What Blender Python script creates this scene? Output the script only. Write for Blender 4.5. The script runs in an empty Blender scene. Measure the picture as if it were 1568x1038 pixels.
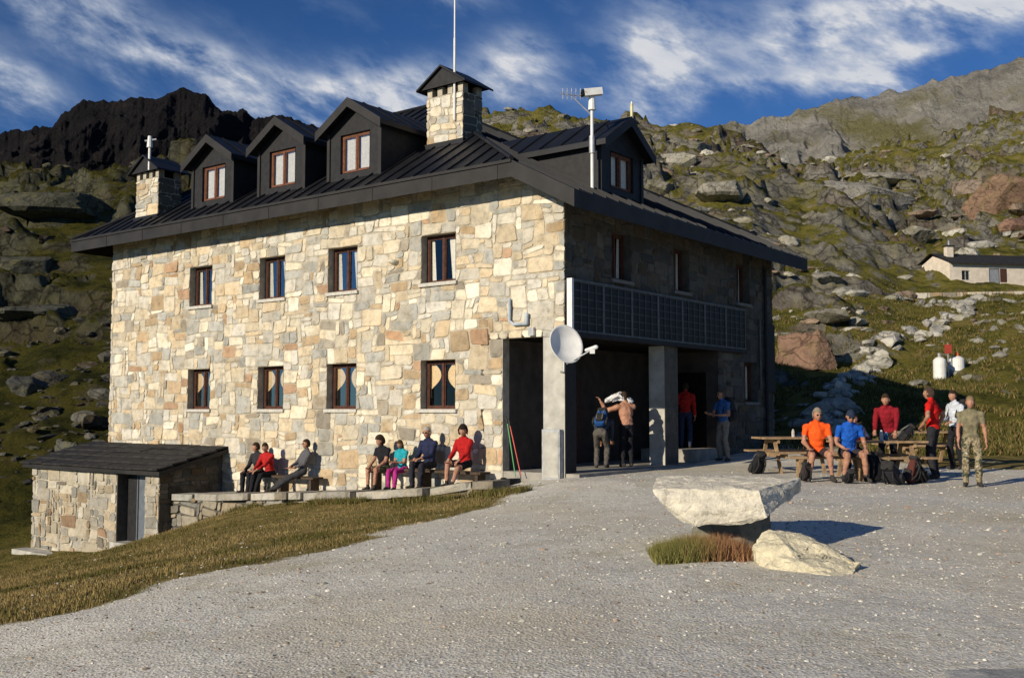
import bpy, bmesh, math, random
import numpy as np
from mathutils import Vector, Matrix
rng=np.random.default_rng(7); random.seed(7)
sc=bpy.context.scene
PI=math.pi
# ------------------------------------------------------------------ noise
def hsh(i,j,s=0.):
    v=np.sin(i*127.1+j*311.7+s*74.7)*43758.5453
    return v-np.floor(v)
def vn(x,y,s=0.):
    xi=np.floor(x);yi=np.floor(y);xf=x-xi;yf=y-yi
    u=xf*xf*(3-2*xf);v=yf*yf*(3-2*yf)
    a=hsh(xi,yi,s);b=hsh(xi+1,yi,s);c=hsh(xi,yi+1,s);d=hsh(xi+1,yi+1,s)
    return (a*(1-u)+b*u)*(1-v)+(c*(1-u)+d*u)*v
def fbm(x,y,o=4,s=0.,g=.5):
    r=0;a=1;t=0
    for k in range(o):
        r=r+a*vn(x*2**k+17.3*k,y*2**k-9.1*k,s+k);t+=a;a*=g
    return r/t
def ridged(x,y,o=4,s=0.):
    r=0;a=1;t=0
    for k in range(o):
        n=1-np.abs(2*vn(x*2**k+5.3*k,y*2**k+3.7*k,s+k)-1)
        r=r+a*n*n;t+=a;a*=.5
    return r/t
def worley(x,y,s=0.):
    xi=np.floor(x);yi=np.floor(y)
    f1=np.full(np.shape(x),9.);f2=np.full(np.shape(x),9.);cid=np.zeros(np.shape(x))
    for dx in(-1,0,1):
        for dy in(-1,0,1):
            cx=xi+dx;cy=yi+dy
            px=cx+hsh(cx,cy,s+1);py=cy+hsh(cx,cy,s+2);c=hsh(cx,cy,s+3)
            d=np.hypot(px-x,py-y)
            n=d<f1
            f2=np.where(n,f1,np.minimum(f2,d));cid=np.where(n,c,cid);f1=np.where(n,d,f1)
    return f1,f2,cid
def sst(a,b,x):
    t=np.clip((x-a)/(b-a),0,1);return t*t*(3-2*t)
# ------------------------------------------------------------------ materials
def newmat(name):
    m=bpy.data.materials.new(name);m.use_nodes=True;nt=m.node_tree
    return m,nt,nt.nodes['Principled BSDF']
def nd(nt,t,ins=None,**kw):
    n=nt.nodes.new(t)
    for k,v in kw.items(): setattr(n,k,v)
    for k,v in (ins or {}).items():
        s=n.inputs[k]
        if isinstance(v,bpy.types.NodeSocket): nt.links.new(v,s)
        else: s.default_value=v
    return n
def c4(c): return (c[0],c[1],c[2],1)
def mixc(nt,f,a,b,blend='MIX'):
    n=nt.nodes.new('ShaderNodeMix');n.data_type='RGBA';n.blend_type=blend
    for i,v in((0,f),(6,a),(7,b)):
        if isinstance(v,bpy.types.NodeSocket): nt.links.new(v,n.inputs[i])
        else: n.inputs[i].default_value=v if i==0 else c4(v)
    return n.outputs[2]
def ramp(nt,f,st):
    n=nt.nodes.new('ShaderNodeValToRGB');nt.links.new(f,n.inputs[0]);e=n.color_ramp.elements
    while len(e)<len(st): e.new(.5)
    for i,(p,c) in enumerate(st):
        e[i].position=p;e[i].color=c4(c) if not isinstance(c,(int,float)) else (c,c,c,1)
    return n.outputs[0]
def noi(nt,v,s,d=4,r=.55,dist=0):
    return nd(nt,'ShaderNodeTexNoise',{'Vector':v,'Scale':s,'Detail':d,'Roughness':r,'Distortion':dist}).outputs['Fac']
def mth(nt,op,a,b=0.,c=None,clamp=False):
    n=nt.nodes.new('ShaderNodeMath');n.operation=op;n.use_clamp=clamp
    for i,v in enumerate((a,b) if c is None else (a,b,c)):
        if isinstance(v,bpy.types.NodeSocket): nt.links.new(v,n.inputs[i])
        else: n.inputs[i].default_value=v
    return n.outputs[0]
def coord(nt): return nd(nt,'ShaderNodeTexCoord').outputs['Object']
def bump(nt,b,h,st,dist=.02):
    n=nd(nt,'ShaderNodeBump',{'Height':h,'Strength':st,'Distance':dist});nt.links.new(n.outputs[0],b.inputs['Normal'])
def mat(name,col,rough=.7,metal=0.,ns=6.,na=.25,bs=0.,bscale=30.,spec=.4):
    m,nt,b=newmat(name);co=coord(nt)
    n=noi(nt,co,ns,4)
    lo=[c*(1-na) for c in col];hi=[min(1,c*(1+na)) for c in col]
    nt.links.new(ramp(nt,n,[(.3,lo),(.7,hi)]),b.inputs['Base Color'])
    b.inputs['Roughness'].default_value=rough;b.inputs['Metallic'].default_value=metal
    b.inputs['Specular IOR Level'].default_value=spec
    if bs: bump(nt,b,noi(nt,co,bscale,3),bs)
    return m
def vcmat(name,rough=.85,ns=9.,na=.35,bs=.5,bscale=25.,spec=.3,stain=True):
    m,nt,b=newmat(name);co=coord(nt)
    a=nd(nt,'ShaderNodeAttribute',attribute_name='Col').outputs['Color']
    n=noi(nt,co,ns,5,.65)
    c=mixc(nt,1.,a,ramp(nt,n,[(.25,[1-na]*3),(.5,[1]*3),(.75,[1+na*.5]*3)]),'MULTIPLY')
    if stain:
        c=mixc(nt,ramp(nt,noi(nt,co,ns*.3,4),[(.48,0),(.75,.55)]),c,mixc(nt,1.,c,(1.04,.86,.60),'MULTIPLY'))
        c=mixc(nt,ramp(nt,noi(nt,co,ns*2.2,4,.7),[(.56,0),(.70,.5)]),c,mixc(nt,1.,c,(.48,.48,.47),'MULTIPLY'))
        c=mixc(nt,ramp(nt,noi(nt,co,.45,4,.6),[(.46,0),(.68,.35)]),c,mixc(nt,1.,c,(.74,.73,.70),'MULTIPLY'))
    nt.links.new(c,b.inputs['Base Color']);b.inputs['Roughness'].default_value=rough
    b.inputs['Specular IOR Level'].default_value=spec
    if bs: bump(nt,b,noi(nt,co,bscale,5,.6),bs,.03)
    return m
M={}
M['stone']=vcmat('masonry_stone',.85,5.,.42,.8,14.)
M['mortar']=mat('mortar',(.41,.37,.29),.95,ns=5,na=.3,bs=.5,bscale=60)
M['mortard']=mat('dark_and_shaded_mortar',(.085,.08,.068),.95,ns=5,na=.3,bs=.5,bscale=60)  # mortar darkened as shade on right-hand walls; also dark joints elsewhere
M['concrete']=mat('concrete',(.40,.39,.35),.9,ns=3,na=.3,bs=.2,bscale=40)
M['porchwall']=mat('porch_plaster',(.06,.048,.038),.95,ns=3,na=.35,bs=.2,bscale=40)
M['porchfloor']=mat('porch_paving',(.30,.285,.25),.9,ns=3,na=.3,bs=.3,bscale=30)
M['roof']=mat('roof_metal',(.012,.013,.016),.5,.15,ns=2.5,na=.35,bs=.05,bscale=8,spec=.3)
M['fascia']=mat('fascia_metal',(.024,.023,.023),.6,.0,ns=2,na=.3,spec=.25)
M['soffit']=mat('soffit_boards',(.014,.012,.010),.9,ns=4,na=.3,spec=.1)
M['wood']=mat('window_frame_wood',(.075,.030,.019),.6,ns=12,na=.35,bs=.1,spec=.2)
M['wooddorm']=mat('dormer_frame_wood',(.15,.062,.036),.6,ns=12,na=.3,bs=.1,spec=.2)
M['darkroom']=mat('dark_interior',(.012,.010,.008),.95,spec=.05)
M['curtain']=mat('curtain_cloth',(.72,.54,.32),.95,ns=20,na=.15)
M['curtainw']=mat('curtain_net',(.70,.68,.61),.95,ns=20,na=.15)
M['sill']=mat('sill_stone',(.50,.48,.43),.8,ns=15,na=.2,bs=.2)
M['white']=mat('white_paint',(.72,.72,.70),.5,ns=5,na=.10)
M['steel']=mat('galvanised_steel',(.38,.39,.40),.5,.5,ns=8,na=.25)
M['darkmetal']=mat('dark_metal',(.020,.020,.022),.6,.1,ns=8,na=.3,spec=.25)
M['bars']=mat('parapet_bars',(.10,.10,.095),.5,.3,ns=8,na=.3)
M['panel']=mat('dark_panel',(.012,.013,.013),.5,.1,ns=5,na=.3,spec=.25)
M['planks']=mat('weathered_planks',(.30,.20,.11),.8,ns=9,na=.35,bs=.3,bscale=35)
M['benchw']=mat('bench_wood',(.06,.04,.025),.8,ns=9,na=.35,bs=.3,bscale=35)
M['doorwood']=mat('door_wood',(.07,.03,.02),.7,ns=9,na=.35,bs=.2)
M['doorgrey']=mat('door_grey_metal',(.13,.15,.18),.55,.2,ns=5,na=.2)
M['slate']=mat('slate_roof',(.028,.027,.027),.8,ns=5,na=.5,bs=.5,bscale=12,spec=.2)
m,nt,b=newmat('window_glass')
nt.nodes.remove(b);fr=nd(nt,'ShaderNodeFresnel',{'IOR':1.45}).outputs[0]
gl=nd(nt,'ShaderNodeBsdfGlossy',{'Roughness':.04,'Color':(.8,.8,.8,1)});tr=nd(nt,'ShaderNodeBsdfTransparent',{'Color':(.93,.93,.91,1)})
mx=nd(nt,'ShaderNodeMixShader',{0:mth(nt,'MULTIPLY',fr,.35)});nt.links.new(tr.outputs[0],mx.inputs[1]);nt.links.new(gl.outputs[0],mx.inputs[2])
nt.links.new(mx.outputs[0],nt.nodes['Material Output'].inputs[0]);M['glass']=m
# ------------------------------------------------------------------ mesh builder
ICO={}
def ico(n):
    if n not in ICO:
        bm=bmesh.new();bmesh.ops.create_icosphere(bm,subdivisions=n,radius=1)
        V=np.array([v.co[:] for v in bm.verts]);F=np.array([[v.index for v in f.verts] for f in bm.faces]);bm.free();ICO[n]=(V,F)
    return ICO[n]
def build(name,V,F,mats,mi=None,col=None,smooth=False,attrs=None):
    me=bpy.data.meshes.new(name)
    V=np.asarray(V,dtype=np.float32)
    if isinstance(F,np.ndarray):
        n,k=F.shape
        me.vertices.add(len(V));me.vertices.foreach_set('co',V.ravel())
        me.loops.add(n*k);me.loops.foreach_set('vertex_index',F.astype(np.int32).ravel())
        me.polygons.add(n);me.polygons.foreach_set('loop_start',np.arange(0,n*k,k,dtype=np.int32))
        me.polygons.foreach_set('loop_total',np.full(n,k,dtype=np.int32))
        me.update(calc_edges=True)
    else:
        me.from_pydata([tuple(map(float,v)) for v in V],[],[list(map(int,f)) for f in F])
    for x in mats: me.materials.append(x)
    if mi is not None: me.polygons.foreach_set('material_index',np.asarray(mi,dtype=np.int32))
    if col is not None:
        a=me.color_attributes.new('Col','FLOAT_COLOR','POINT')
        cc=np.ones((len(V),4),dtype=np.float32);cc[:,:3]=np.asarray(col);a.data.foreach_set('color',cc.ravel())
    for k2,v in (attrs or {}).items():
        a=me.attributes.new(k2,'FLOAT','POINT');a.data.foreach_set('value',np.asarray(v,dtype=np.float32).ravel())
    me.polygons.foreach_set('use_smooth',np.full(len(me.polygons),bool(smooth)))
    me.update()
    o=bpy.data.objects.new(name,me);sc.collection.objects.link(o);return o
class MB:
    def __init__(s): s.V=[];s.F=[];s.M=[];s.C=[];s.mats=[]
    def mi(s,m):
        if m not in s.mats: s.mats.append(m)
        return s.mats.index(m)
    def add(s,V,F,m,col=(1,1,1)):
        o=len(s.V);i=s.mi(m)
        for v in V: s.V.append(tuple(v));s.C.append(col)
        for f in F: s.F.append([k+o for k in f]);s.M.append(i)
    def pbox(s,P,a,b,m,col=(1,1,1)):
        (u0,z0,d0),(u1,z1,d1)=a,b
        V=[P(u,z,d) for u in(u0,u1) for z in(z0,z1) for d in(d0,d1)]
        s.add(V,[(0,1,3,2),(4,6,7,5),(0,4,5,1),(2,3,7,6),(0,2,6,4),(1,5,7,3)],m,col)
    def box(s,c,sz,m,R=None,col=(1,1,1)):
        c=np.array(c,float);R=np.eye(3) if R is None else R
        P=lambda u,z,d:c+R@np.array([u*sz[0]/2,z*sz[1]/2,d*sz[2]/2])
        s.pbox(P,(-1,-1,-1),(1,1,1),m,col)
    def tube(s,p0,p1,r0,r1,m,n=10,cap=False,col=(1,1,1)):
        V,F=capsule(np.array(p0,float),r0,np.array(p1,float),r1,n) if cap else cone(np.array(p0,float),r0,np.array(p1,float),r1,n)
        s.add(V,F,m,col)
    def obj(s,name,parent=None,smooth=False):
        o=build(name,np.array(s.V),s.F,s.mats,s.M,s.C,smooth)
        if parent is not None: par(o,parent)
        return o
def basis(d):
    d=d/np.linalg.norm(d);a=np.array([0,0,1.]) if abs(d[2])<.9 else np.array([1.,0,0])
    u=np.cross(a,d);u/=np.linalg.norm(u);return u,np.cross(d,u),d
def cone(p0,r0,p1,r1,n):
    u,v,d=basis(p1-p0);V=[];F=[]
    for p,r in((p0,r0),(p1,r1)):
        for k in range(n):
            a=2*PI*k/n;V.append(p+r*(math.cos(a)*u+math.sin(a)*v))
    for k in range(n): F.append((k,(k+1)%n,n+(k+1)%n,n+k))
    F.append(tuple(range(n))[::-1]);F.append(tuple(range(n,2*n)));return V,F
def capsule(p0,r0,p1,r1,n=10):
    u,v,d=basis(p1-p0);V=[p0-d*r0];F=[];rings=[]
    for a in(-60,-30,0): rings.append((p0+d*r0*math.sin(math.radians(a)),r0*math.cos(math.radians(a))))
    for a in(0,30,60): rings.append((p1+d*r1*math.sin(math.radians(a)),r1*math.cos(math.radians(a))))
    for c,r in rings:
        for k in range(n):
            a=2*PI*k/n;V.append(c+r*(math.cos(a)*u+math.sin(a)*v))
    V.append(p1+d*r1)
    for k in range(n): F.append((0,1+(k+1)%n,1+k))
    for q in range(5):
        for k in range(n): F.append((1+q*n+k,1+q*n+(k+1)%n,1+(q+1)*n+(k+1)%n,1+(q+1)*n+k))
    e=len(V)-1
    for k in range(n): F.append((e,1+5*n+k,1+5*n+(k+1)%n))
    return V,F
def empty(name,loc):
    e=bpy.data.objects.new(name,None);e.location=loc;sc.collection.objects.link(e);e.empty_display_size=.3;return e
def par(o,e):
    o.parent=e;o.matrix_parent_inverse=Matrix.Translation(e.location).inverted()
# ------------------------------------------------------------------ layout frame of the building
PH=math.radians(52.6)
dL=np.array([-math.sin(PH),math.cos(PH)]);dR=np.array([math.cos(PH),math.sin(PH)])
CX,CY=1.12,22.
def Bp(t,w,z):
    return np.array([CX+dL[0]*t-dR[0]*w,CY+dL[1]*t-dR[1]*w,z])
PF=lambda u,z,d:Bp(u,d,z)            # front facade
PR=lambda u,z,d:Bp(-d,-u,z)          # right facade (u = distance back)
def loc_tw(X,Y):
    x=X-CX;y=Y-CY
    return x*dL[0]+y*dL[1], -(x*dR[0]+y*dR[1])
TZt=[-3,0,1.5,2.5,5,7.5,9.3,12,20];TZz=[-1.43,-1.42,-1.5,-1.72,-1.9,-2.05,-2.18,-2.27,-2.3]
tz=lambda t:np.interp(t,TZt,TZz)
# ------------------------------------------------------------------ terrain height
CP=np.array([(0,0,-1.6),(0,6,-1.6),(-4,8,-2.0),(4,7,-1.6),(0,12,-1.6),(3,11,-1.53),(6,12,-1.5),(8,20,-1.42),(13,21,-1.4),(1,21,-1.45),
(4,24.5,-1.40),(5.5,27,-1.29),(8,28,-1.2),(-8,16,-2.8),(-3,16,-1.95),(-5.5,21,-2.35),(-9.4,26.6,-3.55),(-14.4,30.6,-4.3),(-20,34,-5),(-1.8,21,-1.93),
(-4.9,23.9,-2.18),(-6.9,25.3,-2.50),(-8.1,26.1,-2.95),(-12,22,-3.8),(-14,14,-3.8),(-20,25,-5),(15,27,-1.25),(10,32,-.9),(20,20,-1.3),(20,8,-1.4),(0,-12,-1.7),(-12,-8,-2.5),(12,-8,-1.6),(-.3,19.5,-1.68),(-4,12,-1.95)],float)
def _tps(r): return np.where(r>1e-6,r*r*np.log(np.maximum(r,1e-6)),0)
_n=len(CP);_A=np.zeros((_n+3,_n+3))
_A[:_n,:_n]=_tps(np.hypot(CP[:,None,0]-CP[None,:,0],CP[:,None,1]-CP[None,:,1]))+np.eye(_n)*.3
_A[:_n,_n]=1;_A[:_n,_n+1:]=CP[:,:2];_A[_n,:_n]=1;_A[_n+1:,:_n]=CP[:,:2].T
_W=np.linalg.solve(_A,np.concatenate([CP[:,2],[0,0,0]]))
def near(X,Y):
    z=_W[_n]+_W[_n+1]*X+_W[_n+2]*Y
    for i in range(_n): z=z+_W[i]*_tps(np.hypot(X-CP[i,0],Y-CP[i,1]))
    return z
PROF=[(-1.5,[(30,-5),(50,1),(80,15),(120,30),(300,40)]),
(-.7,[(32,-4.5),(50,1),(80,15),(115,27),(150,30),(300,30)]),
(-.49,[(33,-4.2),(50,1.5),(80,13.5),(110,25.2),(140,26),(300,20)]),
(-.39,[(35,-3.6),(50,1.5),(80,13.5),(110,25.6),(140,27),(300,20)]),
(-.2,[(42,-2),(60,5),(90,17),(130,33.),(300,28)]),
(0,[(44,-1),(60,4),(100,20),(170,48.4),(300,40)]),
(.2,[(37,-.9),(50,2.2),(80,12),(120,27),(180,48.6),(300,42)]),
(.3,[(31,-1),(45,1.5),(80,9.5),(120,24),(220,52.5),(320,45)]),
(.4,[(28,-1.25),(45,1.1),(80,8.0),(88,9.7),(130,25),(220,55),(320,48)]),
(.49,[(28,-1.3),(45,1.5),(80,8.3),(88,10.1),(130,26),(220,63),(320,57)]),
(.7,[(28,-1.2),(45,2),(88,11),(130,30),(220,72),(320,66)]),
(1.5,[(28,-1.2),(45,2),(88,12),(130,30),(220,80),(320,70)])]
KA=np.array([p[0] for p in PROF])
def hill(X,Y):
    az=X/np.maximum(Y,8.);az=np.clip(az,-1.49,1.49)
    zs=[np.interp(Y,[q[0] for q in p[1]],[q[1] for q in p[1]]) for p in PROF]
    k=np.clip(np.searchsorted(KA,az)-1,0,len(KA)-2)
    f=(az-KA[k])/(KA[k+1]-KA[k]);f=f*f*(3-2*f)
    Z=np.stack(zs);idx=np.arange(Y.size)
    Zf=Z.reshape(len(KA),-1);kk=k.ravel()
    z=(Zf[kk,idx]*(1-f.ravel())+Zf[kk+1,idx]*f.ravel()).reshape(Y.shape)
    yf=np.interp(az,KA,[p[1][0][0] for p in PROF]);return z,yf,az
GBY=[-20,0,5,9.8,11.6,13.5,16.5,19.5,20.6,21.2];GBX=[-9,-6,-5.2,-4.7,-3.5,-2.4,-1.4,-.3,.7,.9]
def terr(X,Y,full=False,cut=True):
    X=np.atleast_1d(np.asarray(X,float));Y=np.atleast_1d(np.asarray(Y,float))
    zn=near(X,np.minimum(Y,60));zh,yf,az=hill(X,Y)
    b=sst(yf-7,yf+3,Y)
    z=zn*(1-b)+zh*b
    far=sst(yf,yf+30,Y);sc_=np.clip(Y/110,.3,1.2)
    z=z+far*(fbm(X/26,Y/26,5,11.)-.5)*9*np.clip(Y/120,.25,1)
    calm=(1-.75*sst(.3,.38,az)*(Y<92))
    # broken rock ledges with grassy benches between
    rm=sst(.42,.56,fbm(X/19+3,Y/15,4,5.))*sst(yf+5,yf+18,Y)*calm
    wx=X+3.*(fbm(X/6,Y/6,3,2.)-.5)*2;wy=Y+3.*(fbm(X/6,Y/6,3,9.)-.5)*2
    for H,amt,s_,fr_ in((4.8,.9,13.,16.),(1.9,.8,17.,7.)):
        Hh=H*np.clip(Y/110,.35,1.25)
        q=(z+.10*X+Hh*2.2*fbm(wx/fr_,wy/fr_,4,s_))/Hh
        f_=q-np.floor(q);z=z+(sst(.62,.78,f_)-f_)*Hh*amt*rm
    rg=ridged(wx/13,wy/9,4,23.)
    z=z+far*calm*sc_*(rg-.45)*2.8
    f1,f2,cid=worley(wx/4.2,wy/2.6,3.);g1,g2,gid=worley(X/1.5+.3*fbm(X,Y,2),Y/1.0,8.)
    rk2=np.maximum(rm,sst(.58,.72,rg)*far*calm)
    z=z+rk2*sc_*(cid*1.4+.55*np.minimum((f2-f1)/.12,1)+.5*gid+.2*np.minimum((g2-g1)/.2,1)-1.1)
    z=z+sst(yf-2,yf+8,Y)*(fbm(X/2.2,Y/2.2,4,21.)-.5)*1.1
    z=z+(fbm(X/1.1,Y/1.1,4,31.)-.5)*.06
    if cut:
        t,w=loc_tw(X,Y);s=-w
        inb=(t>.25)&(t<17.2)&(s>.25)&(s<10.8)
        z=np.where(inb,np.minimum(z,-3.2),z)
        inp=(t>-.15)&(t<=.3)&(s>.0)&(s<7.2); z=np.where(inp,np.minimum(z,-1.42),z)
        inter=(t>1.0)&(t<11.6)&(w>-.3)&(w<1.55); z=np.where(inter,np.minimum(z,tz(t)-.3),z)
        edge=(t>1.)&(t<11.2)&(w>=1.55)&(w<2.6);z=np.where(edge,np.minimum(z,tz(t)-.10),z)
    if full:
        xb=np.interp(Y,GBY,GBX)+(fbm(X/.9,Y/.9,4,41.)-.5)*1.8+(fbm(X/3,Y/3,2,43.)-.5)*1.4
        gr=sst(-.6,.6,xb-X)*(Y<60)
        gr=np.maximum(gr,sst(yf-5,yf-2,Y+(fbm(X/2,Y/2,3,44.)-.5)*4))
        t,w=loc_tw(X,Y)
        gr=np.where((w<2.3)&(t>-3)&(Y<40)&(Y>21.3)&(t<1.5),np.minimum(gr,.1)+b*.9,gr)
        return z,gr,rk2,az
    return z
def gz(x,y,cut=True): return float(terr([x],[y],cut=cut)[0])
NU,NY=1000,900
us=np.linspace(-1.25,1.25,NU);ys=-12+ (np.exp(np.linspace(0,math.log(1+332/12.),NY))-1)*12
U,Yg=np.meshgrid(us,ys);Xg=U*(Yg+18)
Z,GR,RM,AZ=terr(Xg.ravel(),Yg.ravel(),True)
V=np.stack([Xg.ravel(),Yg.ravel(),Z],1)
ii=(np.arange(NY-1)[:,None]*NU+np.arange(NU-1)[None,:]).ravel()
F=np.stack([ii,ii+1,ii+NU+1,ii+NU],1)
def cracks(nt,co,sc,w=.05,lo=.35):
    n=nd(nt,'ShaderNodeTexNoise',{'Vector':co,'Scale':sc*1.5,'Detail':3.})
    v=nd(nt,'ShaderNodeVectorMath',{0:co,1:nd(nt,'ShaderNodeVectorMath',{0:n.outputs['Color'],'Scale':.9/sc},operation='SCALE').outputs[0]},operation='ADD').outputs[0]
    v=nd(nt,'ShaderNodeMapping',{'Vector':v,'Scale':(.7,.7,1.5),'Rotation':(.2,.25,0)}).outputs[0]
    e=nd(nt,'ShaderNodeTexVoronoi',{'Vector':v,'Scale':sc},feature='DISTANCE_TO_EDGE').outputs['Distance']
    return ramp(nt,e,[(0,lo),(w,1.)])
m,nt,b=newmat('terrain_ground');co=coord(nt)
A=lambda n:nd(nt,'ShaderNodeAttribute',attribute_name=n).outputs['Fac']
fine=noi(nt,co,60,3,.75);mid=noi(nt,co,1.3,6,.7)
vor=nd(nt,'ShaderNodeTexVoronoi',{'Vector':co,'Scale':38.});vd=vor.outputs['Distance'];vc=vor.outputs['Color']
gv=ramp(nt,mid,[(.28,(.50,.475,.405)),(.5,(.66,.635,.555)),(.72,(.78,.755,.675))])
gv=mixc(nt,.42,gv,ramp(nt,nd(nt,'ShaderNodeSeparateColor',{0:vc}).outputs[0],[(0,(.27,.255,.225)),(.5,(.66,.635,.555)),(1,(.92,.90,.83))]))
gv=mixc(nt,ramp(nt,noi(nt,co,13,4,.8),[(.36,.42),(.55,0)]),gv,(.36,.34,.29))
gv=mixc(nt,ramp(nt,noi(nt,co,.22,5,.65),[(.46,0),(.62,.5)]),gv,(.56,.49,.35))
gv=mixc(nt,ramp(nt,noi(nt,co,.55,7,.75),[(.54,0),(.68,.55)]),gv,(.37,.33,.20))
gr1=ramp(nt,noi(nt,co,1.6,6,.78),[(.30,(.05,.05,.013)),(.42,(.12,.10,.028)),(.55,(.22,.165,.06)),(.75,(.31,.23,.10))])
gr2=ramp(nt,noi(nt,co,.40,6,.78),[(.34,(.04,.043,.010)),(.45,(.11,.108,.020)),(.54,(.20,.178,.036)),(.72,(.28,.215,.075))])
sep=nd(nt,'ShaderNodeSeparateXYZ',{0:co});yy=nd(nt,'ShaderNodeMapRange',{'Value':sep.outputs[1],'From Min':26.,'From Max':34.}).outputs[0]
grs=mixc(nt,yy,gr1,gr2)
rk=ramp(nt,noi(nt,co,.7,7,.78),[(.32,(.04,.037,.031)),(.43,(.16,.15,.125)),(.56,(.30,.285,.24)),(.72,(.50,.475,.41))])
rk=mixc(nt,ramp(nt,noi(nt,co,.35,4,.6),[(.50,0),(.64,.6)]),rk,(.21,.19,.06))
rk=mixc(nt,ramp(nt,noi(nt,co,.06,3,.6),[(.52,0),(.64,.5)]),rk,(.20,.12,.08))
rk=mixc(nt,1.,rk,cracks(nt,co,.5,.07,.30),'MULTIPLY')
geo=nd(nt,'ShaderNodeNewGeometry');nz=nd(nt,'ShaderNodeSeparateXYZ',{0:geo.outputs['Normal']}).outputs[2]
steep=nd(nt,'ShaderNodeMapRange',{'Value':mth(nt,'MULTIPLY_ADD',mth(nt,'SUBTRACT',noi(nt,co,1.1,5,.75),.5),.55,nz),'From Min':.815,'From Max':.735}).outputs[0]
gm=ramp(nt,mth(nt,'MULTIPLY_ADD',mth(nt,'SUBTRACT',noi(nt,co,5,5,.8),.5),1.3,A('grass')),[(.36,0),(.64,1)])
rmf=mth(nt,'MAXIMUM',mth(nt,'MULTIPLY',steep,yy),ramp(nt,mth(nt,'MULTIPLY_ADD',mth(nt,'SUBTRACT',noi(nt,co,.5,7,.8),.5),1.9,mth(nt,'MULTIPLY',A('rock'),.46)),[(.54,0),(.60,1)]))
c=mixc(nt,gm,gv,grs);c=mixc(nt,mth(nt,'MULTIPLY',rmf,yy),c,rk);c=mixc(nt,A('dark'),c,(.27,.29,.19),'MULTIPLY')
nt.links.new(c,b.inputs['Base Color']);b.inputs['Roughness'].default_value=.95;b.inputs['Specular IOR Level'].default_value=.1
hgt=mth(nt,'ADD',mth(nt,'MULTIPLY',fine,.6),mth(nt,'MULTIPLY',vd,.8))
hg2=mth(nt,'ADD',mth(nt,'MULTIPLY',hgt,.011),mth(nt,'MULTIPLY',mth(nt,'MULTIPLY',noi(nt,co,1.3,7,.8),yy),.9))
hg2=mth(nt,'ADD',hg2,mth(nt,'MULTIPLY',noi(nt,co,7.,3,.6),.016))
bn=nd(nt,'ShaderNodeBump',{'Height':hg2,'Strength':.9,'Distance':1.});nt.links.new(bn.outputs[0],b.inputs['Normal'])
dark=sst(.16,.30,-AZ)*sst(30,36,V[:,1])*.85  # left hillside: dark growth plus its shade, both put into the colour
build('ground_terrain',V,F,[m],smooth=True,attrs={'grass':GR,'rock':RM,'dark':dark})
# ------------------------------------------------------------------ far mountains
def mountain(name,sil,y0,yc,y1,zb,mt,seed,amp,nu=900,ny=240,jag=.013):
    px=np.array([s[0] for s in sil],float);py=np.array([s[1] for s in sil],float)
    az=np.linspace(px[0],px[-1],nu);tn=np.interp(az,px,py)
    yy_=np.concatenate([np.linspace(y0,yc,ny-20),np.linspace(yc,y1,21)[1:]])
    AZm,YY=np.meshgrid(az,yy_);TN=np.broadcast_to(tn,AZm.shape)
    s=np.clip((YY-y0)/(yc-y0),0,1)
    zc=TN*yc
    zc=zc+(fbm(AZm*60,AZm*0+seed,6,seed,.65)-.5)*yc*jag
    X=AZm*YY
    base=zb+(zc-zb)*(.55*s+.45*s**2.4)
    back=np.clip((YY-yc)/(y1-yc),0,1)
    z=base-back*zc*.5+amp*(ridged(X/yc*18+.8*fbm(X/60,YY/60,3,seed),YY/yc*5,6,seed)-.5)*np.sin(np.pi*np.clip(s*.97,0,1))
    z=z+amp*.35*(ridged(X/22,YY/30,5,seed+3)-.5)*(s>.05)*(1-.6*s)
    Vm=np.stack([X.ravel(),YY.ravel(),z.ravel()],1);n=nu;r=len(yy_)
    i=(np.arange(r-1)[:,None]*n+np.arange(n-1)[None,:]).ravel()
    return build(name,Vm,np.stack([i,i+1,i+n+1,i+n],1),[mt],smooth=True)
def mtmat(name,cols,gcol,gthr,sc1):
    m,nt,b=newmat(name);co=coord(nt)
    c=ramp(nt,noi(nt,co,sc1,8,.78),cols)
    c=mixc(nt,ramp(nt,noi(nt,co,sc1*.35,6,.65),[(gthr,0),(gthr+.1,1)]),c,gcol)
    nt.links.new(c,b.inputs['Base Color']);b.inputs['Roughness'].default_value=.95;b.inputs['Specular IOR Level'].default_value=.1
    bn=nd(nt,'ShaderNodeBump',{'Height':noi(nt,co,sc1*1.6,8,.78),'Strength':1.,'Distance':18.});nt.links.new(bn.outputs[0],b.inputs['Normal'])
    return m
md=mtmat('cloud_shaded_rock',[(.34,(.010,.010,.012)),(.55,(.022,.020,.021)),(.70,(.055,.047,.042))],(.014,.015,.009),.6,.03)  # cloud shadow over the mountain is painted into this near-black colour
mp=mtmat('pale_scree_rock',[(.34,(.19,.185,.17)),(.5,(.42,.40,.355)),(.68,(.60,.57,.50))],(.27,.25,.12),.52,.03)
P2=lambda L:[((p-784)/1588,(627-y)/1588*1.012) for p,y in L]
mountain('dark_mountain',P2([(-500,240),(-200,225),(-60,205),(0,193),(40,190),(68,186),(85,168),(105,154),(150,150),(205,148),(235,139),(275,142),(305,142),(325,152),(350,168),(372,180),(392,176),(410,168),(430,172),(455,186),(480,196),(560,215),(700,260),(800,320)]),300,700,900,10,md,2.,60,jag=.012)
mountain('rocky_ridge',P2([(980,330),(1040,215),(1100,190),(1150,181),(1200,172),(1245,162),(1290,153),(1340,146),(1400,130),(1440,120),(1500,106),(1568,88),(1700,60),(2000,20),(2300,30)]),320,620,820,40,mp,5.,40)
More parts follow.
